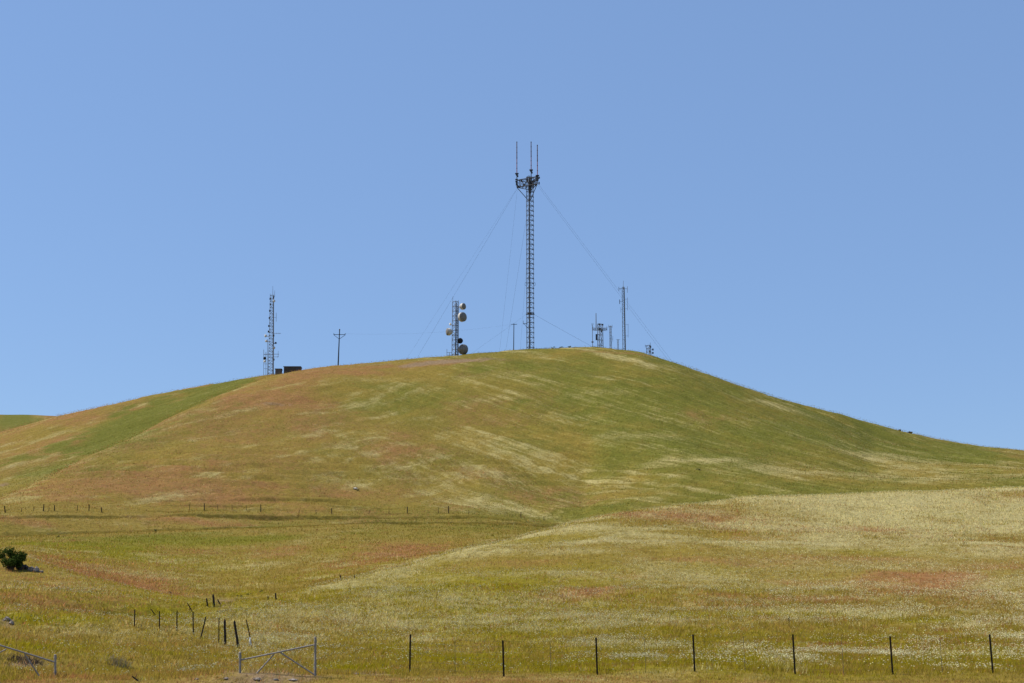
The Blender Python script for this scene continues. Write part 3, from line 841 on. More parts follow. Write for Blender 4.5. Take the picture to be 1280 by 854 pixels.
for (c, pyb, pyt) in ((corners3[0], 217, 177.5), (corners3[1], 212.5, 177.5), (corners3[2], 219.5, 181.5)):
    zb, zt = fr.zd(pyb, c[1]), fr.zd(pyt, c[1])
    w = MB().bar((*c, zb), (*c, zt), 0.13, 0.105, n=8)
    n_s = 6
    wo = w.build('whip_antenna', M['redwhip'], t)
    bb = MB()
    for k in range(n_s):
        z = zb + (zt - zb) * (k + 1) / n_s; MB().bar((*c, z - .16), (*c, z + .05), 0.17, n=8).build('joint_band', M['steel_dark'], wo)
    MB().bar((*c, zb + (zt - zb) * .45), (*c, zt), 0.145, 0.12, n=8).build('upper_sleeve', M['whipdark'], wo)
    mt = MB().bar((*c, zp0), (*c, zb), 0.12)
    mt.box((c[0], c[1], zb - .05), (1.05, .5, .3)); mt.box((c[0], c[1], zb - .45), (.6, .4, .35))
    mt.box((c[0] + .28, c[1], zb - .85), (.35, .3, .5)); mt.box((c[0] - .1, c[1], zp1 + .2), (.75, .5, .25))
    mt.build('antenna_mount', M['steel_dark'], wo)


def guy(root, p, q, rad=0.022):
    MB().bar(p, q, rad, n=4, cap=False).build('guy_wire', M['wire'], root)


def anchor(px, r):
    g = on_ridge(px, r); return np.array([g[0], g[1], g[2]]) - fr.b


aL = anchor(521, 403); aL2 = anchor(508, 404); aR = anchor(836.5, 392.5); aR2 = anchor(841, 392)
guy(t, (*corners3[0] * .95, zp0 - .3), aL); guy(t, (*corners3[0] * .9, zp0 + .2), aL2, 0.013)
guy(t, (*corners3[2] * .95, zp0 - .3), aR); guy(t, (*corners3[2] * 1.0, zp0 + .2), aR2)
aB = [anchor(624, 414), anchor(631.5, 414), anchor(650, 414)]
guy(t, (*corners3[0] * .95, zp0 - .3), aB[0] , 0.018); guy(t, (cor[0][0], cor[0][1], fr.z(272)), aB[1]); guy(t, (cor[0][0], cor[0][1], fr.z(330)), aB[2], 0.016)
guy(t, (cor[2][0], cor[2][1], zc_), anchor(741, 402), 0.026); guy(t, (cor[0][0], cor[0][1], zc_), anchor(588, 405), 0.014)

# tower carrying the drum dishes ------------------------------------
fd = Frame(569.0, 405.5)
t = thing('dish_tower', fd.b, 'short lattice tower hung with large round dishes left of the tallest tower', 'radio tower')
zt = fd.z(377)
cd = [(fd.x(565.0, 415), 0.5), (fd.x(569.4, 415), -0.9), (fd.x(573.0, 415), 0.5)]
put_lattice(t, cd, -1, zt, 0.93, 1.45, 0.095, 0.06, M['steel'])
MB().bar((cd[0][0] * .9, .45, zt), (cd[0][0] * .85, .45, fd.z(370.5)), 0.05).build('whip_antenna', M['steel'], t)
MB().bar((cd[2][0] * .9, .45, zt - 1), (cd[2][0] * .9, .45, zt + .5), 0.06).build('whip_antenna', M['steel'], t)
MB().bar((cd[1][0] + .2, -.75, 0), (cd[1][0] + .3, -.7, zt - .6), 0.12).build('feed_cable', M['steel_dark'], t)
MB().bar((cd[2][0] - .2, .2, 0), (cd[2][0] - .25, .2, zt - 1.5), .1).build('feed_cable', M['steel_dark'], t)
s_ = local_scale(569, 415, fd.r)
dish(t, fd.p(577.6, 384, -.6), (0.78, -0.62, 0.0), 4.1 * s_, 5.8 * s_, M['shroud'], M['beige'], (cd[2][0] * .95, .3, fd.z(384)))
dish(t, fd.p(577.0, 397.6, -1.0), (0.66, -0.75, -0.02), 6.0 * s_, 6.0 * s_, M['shroud'], M['beige'], (cd[2][0] * .96, .3, fd.z(397)))
dish(t, fd.p(562.2, 415.4, -.5), (-0.92, -0.38, -0.06), 4.6 * s_, 6.0 * s_, M['shroud'], M['beige'], (cd[0][0] * .97, .4, fd.z(415)))
dish(t, fd.p(563.2, 405.6, -.3), (-0.8, -0.6, 0), 1.6 * s_, 1.6 * s_, M['white'], M['white'], (cd[0][0] * .96, .4, fd.z(405.6)))
dish(t, fd.p(575.2, 427.3, -1.2), (0.25, -0.97, 0), 3.5 * s_, 2.6 * s_, M['blackdish'], M['blackdish'], (cd[2][0] * .98, .3, fd.z(427)))
dish(t, fd.p(578.0, 437.0, -.2), (0.45, 0.6, 0.06), 6.5 * s_, 6.2 * s_, M['beige'], M['white'], (cd[2][0], .3, fd.z(437)))
fs_ = MB()
xa, xb = fd.x(558.5, 440), fd.x(565, 440)
for zz in (fd.z(440.5), fd.z(443.5)): fs_.bar((xa, .6, zz), (xb, .5, zz), 0.06)
fs_.bar((xa, .6, -1), (xa, .6, fd.z(436)), 0.06).bar(((xa + xb) / 2, .6, -1), ((xa + xb) / 2, .6, fd.z(440)), 0.06)
fs_.build('cable_bridge', M['steel'], t)

# left tower ------------------------------------------------------
fl_ = Frame(339.2, 411.0)
t = thing('lattice_tower', fl_.b, 'tapering lattice tower beside the dark shed at the far left of the crest', 'radio tower')
zt = fl_.z(369)
cl = [(fl_.x(335.2, 466), 0.7), (fl_.x(342.7, 466), -0.5), (fl_.x(341.5, 466), 1.0), ]
cl = [(fl_.x(335.3, 466), -0.3), (fl_.x(342.6, 466), -0.7), (fl_.x(340.2, 466), 1.1)]
# taper about the centre of the foot
cc = np.mean(np.array(cl), 0)
tt_ = thing  # (kept plain)
legs, br = [], MB()
topc = [(fl_.x(337.9, 369), -.1), (fl_.x(342.5, 369), -.35), (fl_.x(341.0, 369), .6)]
n = 26
def at_(i, s): return (cl[i][0] * (1 - s) + topc[i][0] * s, cl[i][1] * (1 - s) + topc[i][1] * s, -0.6 + (zt + .6) * s)
for i in range(3):
    MB().bar(at_(i, 0), at_(i, 1), 0.11 if i == 1 else .085, 0.08 if i == 1 else .06).build('leg', M['steel'], t)
for k in range(1, n + 1):
    for i in range(3):
        j = (i + 1) % 3
        br.bar(at_(i, k / n), at_(j, k / n), 0.045, n=4)
        a, b = (i, j) if k % 2 else (j, i)
        br.bar(at_(a, (k - 1) / n), at_(b, k / n), 0.045, n=4)
br.build('bracing', M['steel'], t)
MB().bar((at_(1, 0)[0] - .1, -.3, 0), (at_(1, .9)[0] - .15, -.2, at_(1, .9)[2]), 0.13).build('feed_cable', M['steel_dark'], t)
for px, y0, y1 in ((341, 369, 357.5), (343.4, 371, 363), (337.6, 372, 367)):
    MB().bar(fl_.p(px, y0), fl_.p(px, y1), 0.05, 0.03).build('whip_antenna', M['steel_dark'], t)
MB().bar(fl_.p(342, 416.8), fl_.p(351.6, 416.8), 0.05).bar(fl_.p(349, 415.6), fl_.p(349, 418), 0.03).bar(fl_.p(346, 415.8), fl_.p(346, 417.8), .03).build('yagi_antenna', M['steel'], t)
MB().bar(fl_.p(341, 446.2), fl_.p(348.5, 446.2), 0.05).bar(fl_.p(347.5, 445), fl_.p(347.5, 447.5), 0.03).build('yagi_antenna', M['steel'], t)
MB().bar(fl_.p(329.5, 442.8), fl_.p(349, 442.8), 0.06).bar(fl_.p(348, 439), fl_.p(348, 446), .04).build('cross_arm', M['steel'], t)
MB().bar(fl_.p(342.3, 397), fl_.p(345.3, 397), .04).bar(fl_.p(345.4, 391), fl_.p(345.4, 402), .05).build('dipole_antenna', M['steel'], t)
s_ = local_scale(340, 420, fl_.r)
for px, py, rr_, ax, m_ in ((343, 377, 1.5, (.6, -.8, 0), 'white'), (332.6, 420.5, 1.8, (-.8, -.6, 0), 'shroud'), (333.4, 427, 1.5, (-.6, -.8, 0), 'shroud'), (345, 429.5, 1.2, (.7, -.7, 0), 'blackdish'), (342.8, 435.5, 1.6, (.5, -.8, 0), 'shroud')):
    dish(t, fl_.p(px, py, -.7), ax, rr_ * s_, 1.8 * s_, M[m_], M[m_], fl_.p(336.5 if px < 338 else 342.5, py, -.3))
pn = MB()
for px, py in ((338, 374), (338.2, 381), (337.5, 389), (337, 398), (336.3, 408), (335.8, 415), (342.4, 372), (342.6, 420), (342.8, 450)):
    c = fl_.p(px, py, -.5); MB().box(c, (.35, .3, .55)).build('panel_antenna', M['steel_dark'], t)

fm = Frame(332.0, 410.0)
t = thing('dish_mast', fm.b, 'low pipe frame holding a black and white dish, left of the tapering lattice tower', 'antenna mast')
for px in (329.6, 332.4, 334.4):
    MB().bar(fm.p(px, 470), fm.p(px, 437 if px < 330 else (440 if px < 333 else 424)), 0.06).build('leg', M['steel'], t)
for py in (443.5, 449, 455, 461):
    MB().bar(fm.p(329.6, py), fm.p(334.4, py), 0.045).build('rung', M['steel'], t)
s_ = local_scale(332, 450, fm.r)
dish(t, fm.p(331.3, 448.3, -.4), (-.3, -.95, 0), 1.9 * s_, 1.5 * s_, M['blackdish'], M['blackdish'], fm.p(332.4, 448))
dish(t, fm.p(331.3, 452, -.4), (-.5, -.8, 0), 1.6 * s_, 1.5 * s_, M['white'], M['white'], fm.p(332.4, 451.5))

# right cluster -----------------------------------------------------
ft = Frame(780.2, 399.0)
t = thing('lattice_tower', ft.b, 'tall narrow lattice tower right of the tallest one, short arms at its top', 'radio tower')
zt = ft.z(359)
ct = [(ft.x(778.3, 420), 0.25), (ft.x(781.0, 420), -0.5), (ft.x(782.0, 420), 0.35)]
put_lattice(t, ct, -.8, zt, 0.82, 1.25, 0.075, 0.035, M['steel'])
MB().bar((0.25, -.15, 0), (0.2, -.1, zt), 0.09).build('feed_cable', M['steel_dark'], t)
MB().bar((0, 0, zt - .5), (ft.x(779.3, 351), 0, ft.z(351)), 0.06, .04).build('whip_antenna', M['steel'], t)
arm = MB().bar(ft.p(773.6, 361), ft.p(784.4, 361), 0.05)
for px, a, b in ((773.4, 358.5, 364), (775, 360, 363), (784.3, 358, 366)): arm.bar(ft.p(px, a), ft.p(px, b), 0.05)
arm.build('cross_arm', M['steel'], t)
MB().bar(ft.p(774.6, 374.5), ft.p(774.6, 380), 0.09).bar(ft.p(774.6, 377), ft.p(779, 377), .04).build('panel_antenna', M['steel_dark'], t)
MB().bar(ft.p(784.5, 372), ft.p(784.5, 388), 0.04).bar(ft.p(784.5, 374), ft.p(781, 374), .035).bar(ft.p(784.5, 386), ft.p(781, 386), .035).build('dipole_antenna', M['steel'], t)
MB().bar(ft.p(785.2, 405), ft.p(785.2, 422), 0.035).bar(ft.p(785.2, 406), ft.p(781.5, 406), .03).bar(ft.p(785.2, 420), ft.p(782, 420), .03).build('dipole_antenna', M['steel'], t)
MB().bar(ft.p(776, 384), ft.p(776, 391), 0.035).bar(ft.p(776, 387), ft.p(779, 387), .03).build('dipole_antenna', M['steel'], t)

fp = Frame(750.2, 402.5)
t = thing('platform_tower', fp.b, 'squat lattice tower with a wide head frame, tall whip and black panel', 'radio tower')
zt = fp.z(405.5)
cp = [(fp.x(746.8, 420), -0.6), (fp.x(751.2, 420), -0.9), (fp.x(754.0, 420), 0.6), (fp.x(749.6, 420), .8)]
put_lattice(t, cp, -.8, zt, 0.94, 1.5, 0.09, 0.055, M['steel'])
hf = MB()
for py in (410.5, 412.6): hf.bar(fp.p(740.8, py, -.4), fp.p(759.2, py, -.4), 0.07).bar(fp.p(742, py, .7), fp.p(758, py, .7), 0.06)
for px in (741, 744, 747, 751, 755, 758.5): hf.bar(fp.p(px, 408.5 if px > 757 or px < 742 else 410.5, -.4), fp.p(px, 413.6, -.4), 0.055)
for px in (742, 750, 758): hf.bar(fp.p(px, 411.5, -.4), fp.p(px, 411.5, .7), .05)
hf.build('head_frame', M['steel'], t)
MB().bar(fp.p(745, 410, -.4), fp.p(744.9, 392, -.4), 0.13, 0.1).build('whip_antenna', M['steel'], t)
MB().box(fp.p(745.3, 422.2, -.7), (.42, .3, 1.75)).bar(fp.p(745.3, 419, -.6), fp.p(748, 419, -.5), .05).bar(fp.p(745.3, 425, -.6), fp.p(748, 425, -.5), .05).build('panel_antenna', M['blackdish'], t)
bx = MB()
for px, py in ((749, 406), (753, 406.5), (749.5, 412), (751.5, 415)): MB().box(fp.p(px, py, -.6), (.5, .4, .4)).build('equipment_box', M['steel_dark'], t)

f1 = Frame(740.9, 403.0)
t = thing('antenna_mast', f1.b, 'thin mast with flared top and dark disc, just left of the squat tower', 'antenna mast')
MB().bar((0, 0, -.8), f1.p(740.4, 408), 0.08).build('pole', M['steel'], t)
MB().bar(f1.p(740.4, 408), f1.p(739.5, 404.5), 0.05).bar(f1.p(740.4, 408), f1.p(741.6, 404.5), 0.05).bar(f1.p(739.5, 405), f1.p(741.6, 405), .04).build('whip_antenna', M['steel'], t)
MB().lathe(f1.p(740.7, 427.6), (0, 0, 1), [(-.18, .12), (-.05, .4), (.05, .4), (.2, .1)], 12).build('disc', M['steel_dark'], t)

f2 = Frame(763.3, 402.0)
t = thing('antenna_mast', f2.b, 'thin two-rail mast with a short top bar between the squat and the tall narrow tower', 'antenna mast')
c2 = [(f2.x(762.0, 420), 0.2), (f2.x(764.5, 420), 0.2), (f2.x(763.3, 420), -.25)]
put_lattice(t, c2, -.8, f2.z(407.5), 1.0, 0.9, 0.05, 0.035, M['steel'])
MB().bar(f2.p(760.5, 408.3), f2.p(765.4, 408.3), .05).bar(f2.p(760.7, 406), f2.p(760.7, 410), .04).bar(f2.p(765.2, 406), f2.p(765.2, 410), .04).build('cross_arm', M['steel'], t)
MB().bar(f2.p(766, 420), f2.p(766, 427), .04).bar(f2.p(764.5, 424), f2.p(766, 424), .04).build('dipole_antenna', M['steel'], t)

f3 = Frame(772.4, 401.0)
t = thing('antenna_mast', f3.b, 'shortest mast with a small T bar, just left of the tall narrow tower', 'antenna mast')
c3 = [(f3.x(771.6, 430), 0.1), (f3.x(773.3, 430), 0.1), (f3.x(772.4, 430), -.2)]
put_lattice(t, c3, -.8, f3.z(424.5), 1.0, 0.8, 0.035, 0.025, M['steel'])
MB().bar(f3.p(770.4, 424.6), f3.p(775, 424.6), .045).build('cross_arm', M['steel'], t)

f4 = Frame(811.2, 397.0)
t = thing('small_antenna_tower', f4.b, 'stubby lattice tower with side arms, rightmost on the crest near the guy anchor', 'radio tower')
zt = f4.z(431.8)
c4 = [(f4.x(808.0, 440), 0.3), (f4.x(811.5, 440), -.6), (f4.x(814.0, 440), .4)]
put_lattice(t, c4, -.8, zt, 0.9, 1.0, 0.07, 0.05, M['steel'])
MB().bar(f4.p(812.8, 433), f4.p(812.8, 428.3), .05).build('whip_antenna', M['steel'], t)
MB().bar(f4.p(806.6, 432.3), f4.p(809, 432.3), .05).bar(f4.p(806.6, 431), f4.p(806.6, 434.5), .05).build('cross_arm', M['steel_dark'], t)
pn = MB()
for px, py in ((816, 437.3), (816, 441.5), (812, 439.5), (813, 434)): MB().box(f4.p(px, py, -.3), (.4, .35, .5)).bar(f4.p(px, py, -.3), f4.p(812.5, py, 0), .035).build('panel_antenna', M['steel_dark'], t)

# utility poles -------------------------------------------------------
fu = Frame(422.9, 398.0)
t = thing('utility_pole', fu.b, 'wooden utility pole with crossarm and V braces between shed and dish tower', 'utility pole')
top = fu.p(424.5, 412.8)
MB().bar((0, 0, -1), top, 0.2, 0.13, n=8).build('pole', M['pole'], t)
arm = MB().bar(fu.p(417.0, 418.4), fu.p(431.8, 418.4), .1, n=4)
arm.build('cross_arm', M['pole'], t)
MB().bar(fu.p(417.3, 418.8), fu.p(424.1, 424), .07, n=4).build('brace', M['pole'], t)
MB().bar(fu.p(431.5, 418.8), fu.p(424.1, 424), .07, n=4).build('brace', M['pole'], t)
for px in (417.2, 431.6):
    MB().lathe(fu.p(px, 418.3), (0, 0, 1), [(0, .05), (.12, .1), (.28, .1), (.38, .04)], 8).build('insulator', M['pole'], t)
MB().lathe(fu.p(424.5, 413), (0, 0, 1), [(0, .06), (.1, .17), (.3, .17), (.45, .05)], 8).build('insulator', M['steel_dark'], t)

fv = Frame(642.0, 404.0)
t = thing('utility_pole', fv.b, 'slim plain pole with a short T bar just left of the tallest tower', 'utility pole')
MB().bar((0, 0, -1), fv.p(642.4, 404.6), 0.14, 0.11, n=8).build('pole', M['pole'], t)
MB().bar(fv.p(639.2, 405.5), fv.p(646.2, 405.5), .09, n=4).build('cross_arm', M['pole'], t)
# the line strung between the two poles
pa = fu.b + fu.p(431.6, 417.2); pb = fv.b + fv.p(642.4, 405.2)
pw = thing('power_line', pa, 'single thin overhead line running between the two poles on the crest', 'power line')
w = MB(); prev = None
for k in range(25):
    s = k / 24; q = (pb - pa) * s + np.array([0, 0, -4.5 * 4 * s * (1 - s) * .25])
    if prev is not None: w.bar(prev, q, 0.009, n=4, cap=False)
    prev = q
w.build('wire', M['wire'], pw)

# sheds -----------------------------------------------------------------
def shed(px0, px1, pyt, pyb, r, name, label, wall, dep, door=False):
    f = Frame((px0 + px1) / 2, r)
    t = thing(name, f.b, label, 'shed')
    x0, x1 = f.x(px0, pyt), f.x(px1, pyt); zt = f.z(pyt)
    w = MB().box(((x0 + x1) / 2, dep / 2, (zt - 1.2) / 2), (x1 - x0, dep, zt + 1.2))
    for k in range(int((x1 - x0) / .35)):
        w.box((x0 + .2 + .35 * k, -.03, (zt - 1.0) / 2), (.12, .06, zt + .96))
    w.build('wall', wall, t)
    rf = MB().box(((x0 + x1) / 2, dep / 2, zt + .075), (x1 - x0 + .3, dep + .3, .15))
    rf.build('roof', M['roof'], t)
    if door:
        d = MB().box((x1 - .85, -.085, zt * .45), (.9, .05, zt * .85)); d.build('door', M['steel_dark'], t)
    return t


shed(354.6, 375.8, 458.6, 466.5, 409.0, 'equipment_shed', 'long dark flat-roofed shed beside the tapering lattice tower', M['shed'], 2.6, True)
shed(344.0, 351.5, 461.5, 467.5, 410.0, 'equipment_hut', 'small brown hut at the foot of the tapering lattice tower', M['shed2'], 2.0)

# ----------------------------------------------------------------- plants
def leaf_cloud(mb, blobs, n, size):
    for _ in range(n):
        c, rad = blobs[random.randrange(len(blobs))]
        d = np.array([random.gauss(0, 1) for _ in range(3)]); d /= np.linalg.norm(d)
        rr = random.random() ** 0.45
        p = np.array(c) + d * np.array(rad) * rr
        nrm = d + np.array([random.gauss(0, .7) for _ in range(3)]); nrm /= np.linalg.norm(nrm)
        u = np.cross(nrm, (random.gauss(0, 1), random.gauss(0, 1), random.gauss(0, 1))); u /= np.linalg.norm(u); v = np.cross(nrm, u)
        s = size * random.uniform(.6, 1.3)
        mb.add([p - u * s * .9, p - v * s * .45, p + u * s * .9, p + v * s * .45], [(0, 1, 2, 3)])
    return mb


def shrub(name, base, w, h, label, cat, group=None, n=900, leaf=.07, mat=None, lobes=9):
    t = thing(name, base, label, cat, group)
    blobs = []
    tw = MB()
    for k in range(lobes):
        a = random.uniform(0, 2 * math.pi); d = math.sqrt(random.random()) * w * .36
        zc = random.uniform(.16, .86) * h * (1 - .35 * (d / (w * .4)))
        rad = random.uniform(.12, .24)
        c = (d * math.cos(a), d * math.sin(a), zc)
        blobs.append((c, (rad * w * .75, rad * w * .75, rad * h * .8)))
        mid = (c[0] * .35 + random.gauss(0, .03) * w, c[1] * .35, zc * .45)
        tw.bar((random.gauss(0, .03) * w, random.gauss(0, .03) * w, -.1), mid, .025 * h, .016 * h, n=5).bar(mid, c, .016 * h, .006 * h, n=5)
    leaf_cloud(MB(), blobs, 0, 1)
    f = leaf_cloud(MB(), blobs, n, leaf)
    tw.build('stem', M['twig'], t)
    f.build('foliage', mat or ML, t)
    return t


b = hit(13, 712); b[2] = ground(b[0], b[1])
rb_ = math.hypot(b[0], b[1]); sb = local_scale(13, 712, rb_)
shrub('bush', b, 42 * sb, 34 * sb, 'dark green round bush standing by rocks at the left edge', 'bush', n=5200, leaf=.07, lobes=22)
for px, w_, lab in ((691, 7, 'low grey-green scrub on the crest, nearest the foot of the tallest tower'), (701, 9, 'broadest low scrub on the crest, midway between the tallest tower and squat tower'), (712, 6, 'low scrub on the crest, farthest right of the three beside the tallest tower')):
    bb_ = on_ridge(px, 404.5)
    shrub('scrub', bb_, w_ * .23, .75, lab, 'scrub', 'scrub on the crest', n=260, leaf=.1, mat=ML2, lobes=6)
for px, py, w_, h_, lab in ((873, 588, 9, 2.6, 'dark leafy scrub alone on the right face of the hill'), (447, 614, 6, 4, 'green scrub beside the pale rock low on the hill'), (193, 665, 7, 4, 'dark weed clump on the track edge below the hillside fence'), (73, 672, 5, 3.2, 'small dark weed clump above the bush at left'), (213, 742, 8, 3, 'low green clump in the hollow behind the old posts'), (327, 741, 9, 3.5, 'dark clump on the gully bank left of the lone stub'), (312, 744, 10, 3, 'green clump on the gully bank, midway from the stout post to the lone stub'), (299, 746, 9, 2.6, 'low green clump on the gully bank just right of the stout post')):
    bb_ = hit(px, py); s2 = local_scale(px, py, math.hypot(bb_[0], bb_[1]))
    shrub('scrub', bb_, w_ * s2, h_ * s2, lab, 'scrub', n=420, leaf=.35 * s2, mat=ML2, lobes=7)


def rock(px, py, w, h, label, group=None, mat='rock', lift=0.25, base=None):
    b = hit(px, py) if base is None else base
    s = local_scale(px, py, math.hypot(b[0], b[1]))
    import bmesh
    bm = bmesh.new(); bmesh.ops.create_icosphere(bm, subdivisions=3, radius=1.0)
    sd = random.randint(0, 9999)
    vs = np.array([v.co[:] for v in bm.verts])
    dsp = 0.55 + 0.55 * vnoise(vs[:, 0] * 1.3 + sd, vs[:, 1] * 1.3 + vs[:, 2] * 1.7, sd) + .35 * (vnoise(vs[:, 0] * 3 + vs[:, 2] * 2 + sd, vs[:, 1] * 3, sd + 3) - .5)
    q = np.round(vs * 1.6) / 1.6
    for v, d, qq in zip(bm.verts, dsp, q):
        c = np.array(v.co) * .6 + qq * .4
        v.co = (c[0] * d * w * s * .5, c[1] * d * w * s * .42, c[2] * d * h * s * .6)
    me = bpy.data.meshes.new('rock'); bm.to_mesh(me); bm.free(); me.materials.append(M[mat])
    o = bpy.data.objects.new('rock', me); COL.objects.link(o); o.location = (b[0], b[1], b[2] + h * s * lift); o.rotation_euler = (0, 0, random.uniform(-.5, .5))
    return tag(o, label, 'rock', group)


G = 'rocks beside the bush'
rock(24, 712, 12, 10, 'dark boulder partly under the right side of the bush', G, 'rockd')
rock(32, 712, 10, 8, 'dark rock second from the bush in the pile', G, 'rockd')
rock(39, 714, 10, 7, 'grey rock in the middle of the pile by the bush', G)
rock(45, 715, 9, 8, 'pale grey rock near the right end of the pile by the bush', G)
rock(51, 716, 7, 4, 'smallest flat rock at the right end of the pile by the bush', G)
rock(8, 776, 13, 6, 'broad brown rock breaking from the bank below the bush', None, 'rock', .1)
rock(14, 780, 8, 6, 'smaller grey rock just right of the broad one below the bush', None, 'rock', .1)
rock(444, 612, 6, 3.5, 'pale rock alone low on the hill above the fence', None, 'palerock')
rock(1119.5, 539, 5, 3, 'left dark rock of two on the right skyline', 'rocks on the right skyline', 'rockd', .3, on_ridge(1119.5, 415))
rock(1132, 541.5, 7, 3, 'right dark rock of two on the right skyline', 'rocks on the right skyline', 'rockd', .3, on_ridge(1132, 416))
for px, py, w_, h_, lab in ((283, 850, 8, 3, 'long pale stone in the dirt bank left of the right gate post'), (322, 850, 12, 4, 'big pale stone in the dirt bank under the pipe gate'), (345, 851, 7, 3, 'middle brown stone in the dirt bank under the pipe gate'), (366, 851, 12, 3, 'flat stone at the right end of the dirt bank under the gate'), (246, 850, 7, 3, 'leftmost stone in the dirt bank, clear of the pipe gate'), (446, 843, 8, 2.5, 'flat pinkish stone in dry grass right of the pipe gate')):
    rock(px, py, w_, h_, lab, 'stones in the dirt bank' if px < 400 else None, 'rock', .1)


def brush(px, py, w, h, label, n=110, mat='deadtwig'):
    b = hit(px, py); s = local_scale(px, py, math.hypot(b[0], b[1]))
    mb = MB()
    for _ in range(n):
        a = random.uniform(0, 2 * math.pi); d = math.sqrt(random.random()) * w * s * .4
        p = np.array([d * math.cos(a), d * math.sin(a) * .5, 0.0]); p[2] = ground(b[0] + p[0], b[1] + p[1]) - b[2]
        q = p + np.array([random.gauss(0, .25), random.gauss(0, .2), random.uniform(.3, 1.0)]) * h * s
        mb.bar(p, q, .009, .004, n=4)
        q2 = q + np.array([random.gauss(0, .2), random.gauss(0, .2), random.uniform(-.1, .25)]) * h * s; mb.bar(q, q2, .007, .003, n=3)
    o = mb.build('dead_brush', M[mat]); o.location = tuple(b)
    return tag(o, label, 'brush')


brush(147, 832, 34, 11, 'grey dead brush in a hollow between the two pipe gates', 80)
brush(30, 827, 60, 6, 'dark dead brush in the ditch behind the left pipe gate', 200, 'twig')

# ----------------------------------------------------------------- near wire fence
posts = [(513, 793, 512.3, 841), (628.5, 800.5, 629.8, 846), (745, 797, 746.6, 843.8), (866.2, 793, 868.3, 839.5), (990.9, 793, 993.7, 842.8), (1112.4, 795.5, 1115.7, 843.5), (1236.7, 793, 1241, 842)]
feet, tops = [], []
for (tx, ty, bx_, by_) in posts:
    f = hit(bx_, by_); f[2] = ground(f[0], f[1]); r = math.hypot(f[0], f[1]); feet.append(f); tops.append(point(tx, ty, r))
# neighbours outside the frame
stepv = feet[-1] - feet[-2]
f = feet[-1] + stepv; f[2] = ground(f[0], f[1]); feet.append(f); tops.append(f + (tops[-1] - feet[-2]))
f = feet[0] - (feet[1] - feet[0]) * .93; f[2] = ground(f[0], f[1])
org = feet[3].copy()
t = thing('wire_fence', org, 'wire fence on thin dark steel posts along the foreground verge', 'fence')


def tpost(mb, p, q):
    p = np.array(p); q = np.array(q); d = (q - p) / np.linalg.norm(q - p)
    sx, sy = np.array([1.0, 0, 0]), np.array([0, 1.0, 0])
    def slab(c0, hx, hy):
        vs = []
        for e in (p, q):
            for a, b_ in ((-1, -1), (1, -1), (1, 1), (-1, 1)): vs.append(e + c0 + sx * a * hx + sy * b_ * hy)
        mb.add(vs, [(3, 2, 1, 0), (4, 5, 6, 7), (0, 1, 5, 4), (1, 2, 6, 5), (2, 3, 7, 6), (3, 0, 4, 7)])
    slab(np.array([0, -.018, 0]), .030, .007); slab(np.array([0, .010, 0]), .007, .0205)
    n_ = int(np.linalg.norm(q - p) / .055)
    for k in range(n_):
        c = p + d * (.05 + .055 * k); mb.box(c + np.array([0, -.029, 0]), (.012, .012, .022))
    return mb


for f, tp in zip(feet, tops):
    tpost(MB(), f - org - (tp - f) * .2, tp - org).build('post', M['post'], t)
for k, h in enumerate((.97, .82, .66, .5, .32, .14)):
    w = MB()
    for i in range(len(feet) - 1):
        a = feet[i] + (tops[i] - feet[i]) * h - org; b2 = feet[i + 1] + (tops[i + 1] - feet[i + 1]) * h - org
        prev = a
        for s in np.linspace(0, 1, 7)[1:]:
            q = a + (b2 - a) * s + np.array([0, -.03, -.05 * 4 * s * (1 - s)]); w.bar(prev, q, .0022, n=4, cap=False); prev = q
        if k in (0, 1):
            for s in np.linspace(0.03, .97, 22):
                q = a + (b2 - a) * s + np.array([0, -.03, -.05 * 4 * s * (1 - s)]); w.bar(q + np.array([-.012, 0, -.02]), q + np.array([.012, 0, .02]), .003, n=3, cap=False)
    w.build('wire', M['wire'], t)
for i in range(len(feet) - 1):
    a = (feet[i] + feet[i + 1]) / 2 - org; b2 = (tops[i] + tops[i + 1]) / 2 - org
    MB().bar(a + np.array([0, -.03, .0]), b2 + np.array([0, -.03, -.07]), .008, n=4).build('stay', M['wire'], t)

# ----------------------------------------------------------------- hillside fence
px_posts = [(7, 641, 10, 2), (27, 640, 6, 0), (42, 639, 7, 0), (54, 639, 10, 1), (61, 639, 6, 0), (68, 638.5, 8, 1), (97, 638.5, 8, 0), (111, 638.5, 9, 1), (128, 641, 8, 2), (237, 637.5, 8, 0), (255.5, 638, 10, 1), (272, 637.5, 8, 0), (290, 637, 7, 0), (308, 638, 7, 0),
            (326, 640, 11, 1), (374, 643, 6, 0), (395, 643, 6, 0), (415, 643, 9, 1), (461, 643, 6, 0), (486, 642.5, 6, 0), (509, 642, 10, 1), (535, 643, 6, 0), (548, 642, 8, 0), (561, 642, 11, 1), (586, 643.5, 6, 0), (651, 647, 8, 1), (680, 651, 7, 0)]
feet2 = []
org = hit(326, 640)
t = thing('wire_fence', org, 'old fence of dark weathered posts strung across the foot of the hill', 'fence')
for px, py, h, k in px_posts:
    f = hit(px, py); r = math.hypot(f[0], f[1]); s = local_scale(px, py, r)
    lean = random.gauss(0, .04) + (-.18 if k == 2 else 0)
    p = f - org; q = p + np.array([lean * h * s, 0, h * s * 0.85])
    MB().bar(p - np.array([0, 0, .3]), q, .085 if k else .045, .07 if k else .035, n=7).build('post', M['wood'], t)
    feet2.append((p, q))
feet2.sort(key=lambda pq: pq[0][0])
for h in (.9, .55):
    w = MB()
    for (a, b1), (c, d) in zip(feet2[:-1], feet2[1:]):
        w.bar(a + (b1 - a) * h, c + (d - c) * h, .004, n=4, cap=False)
    w.build('wire', M['wire'], t)

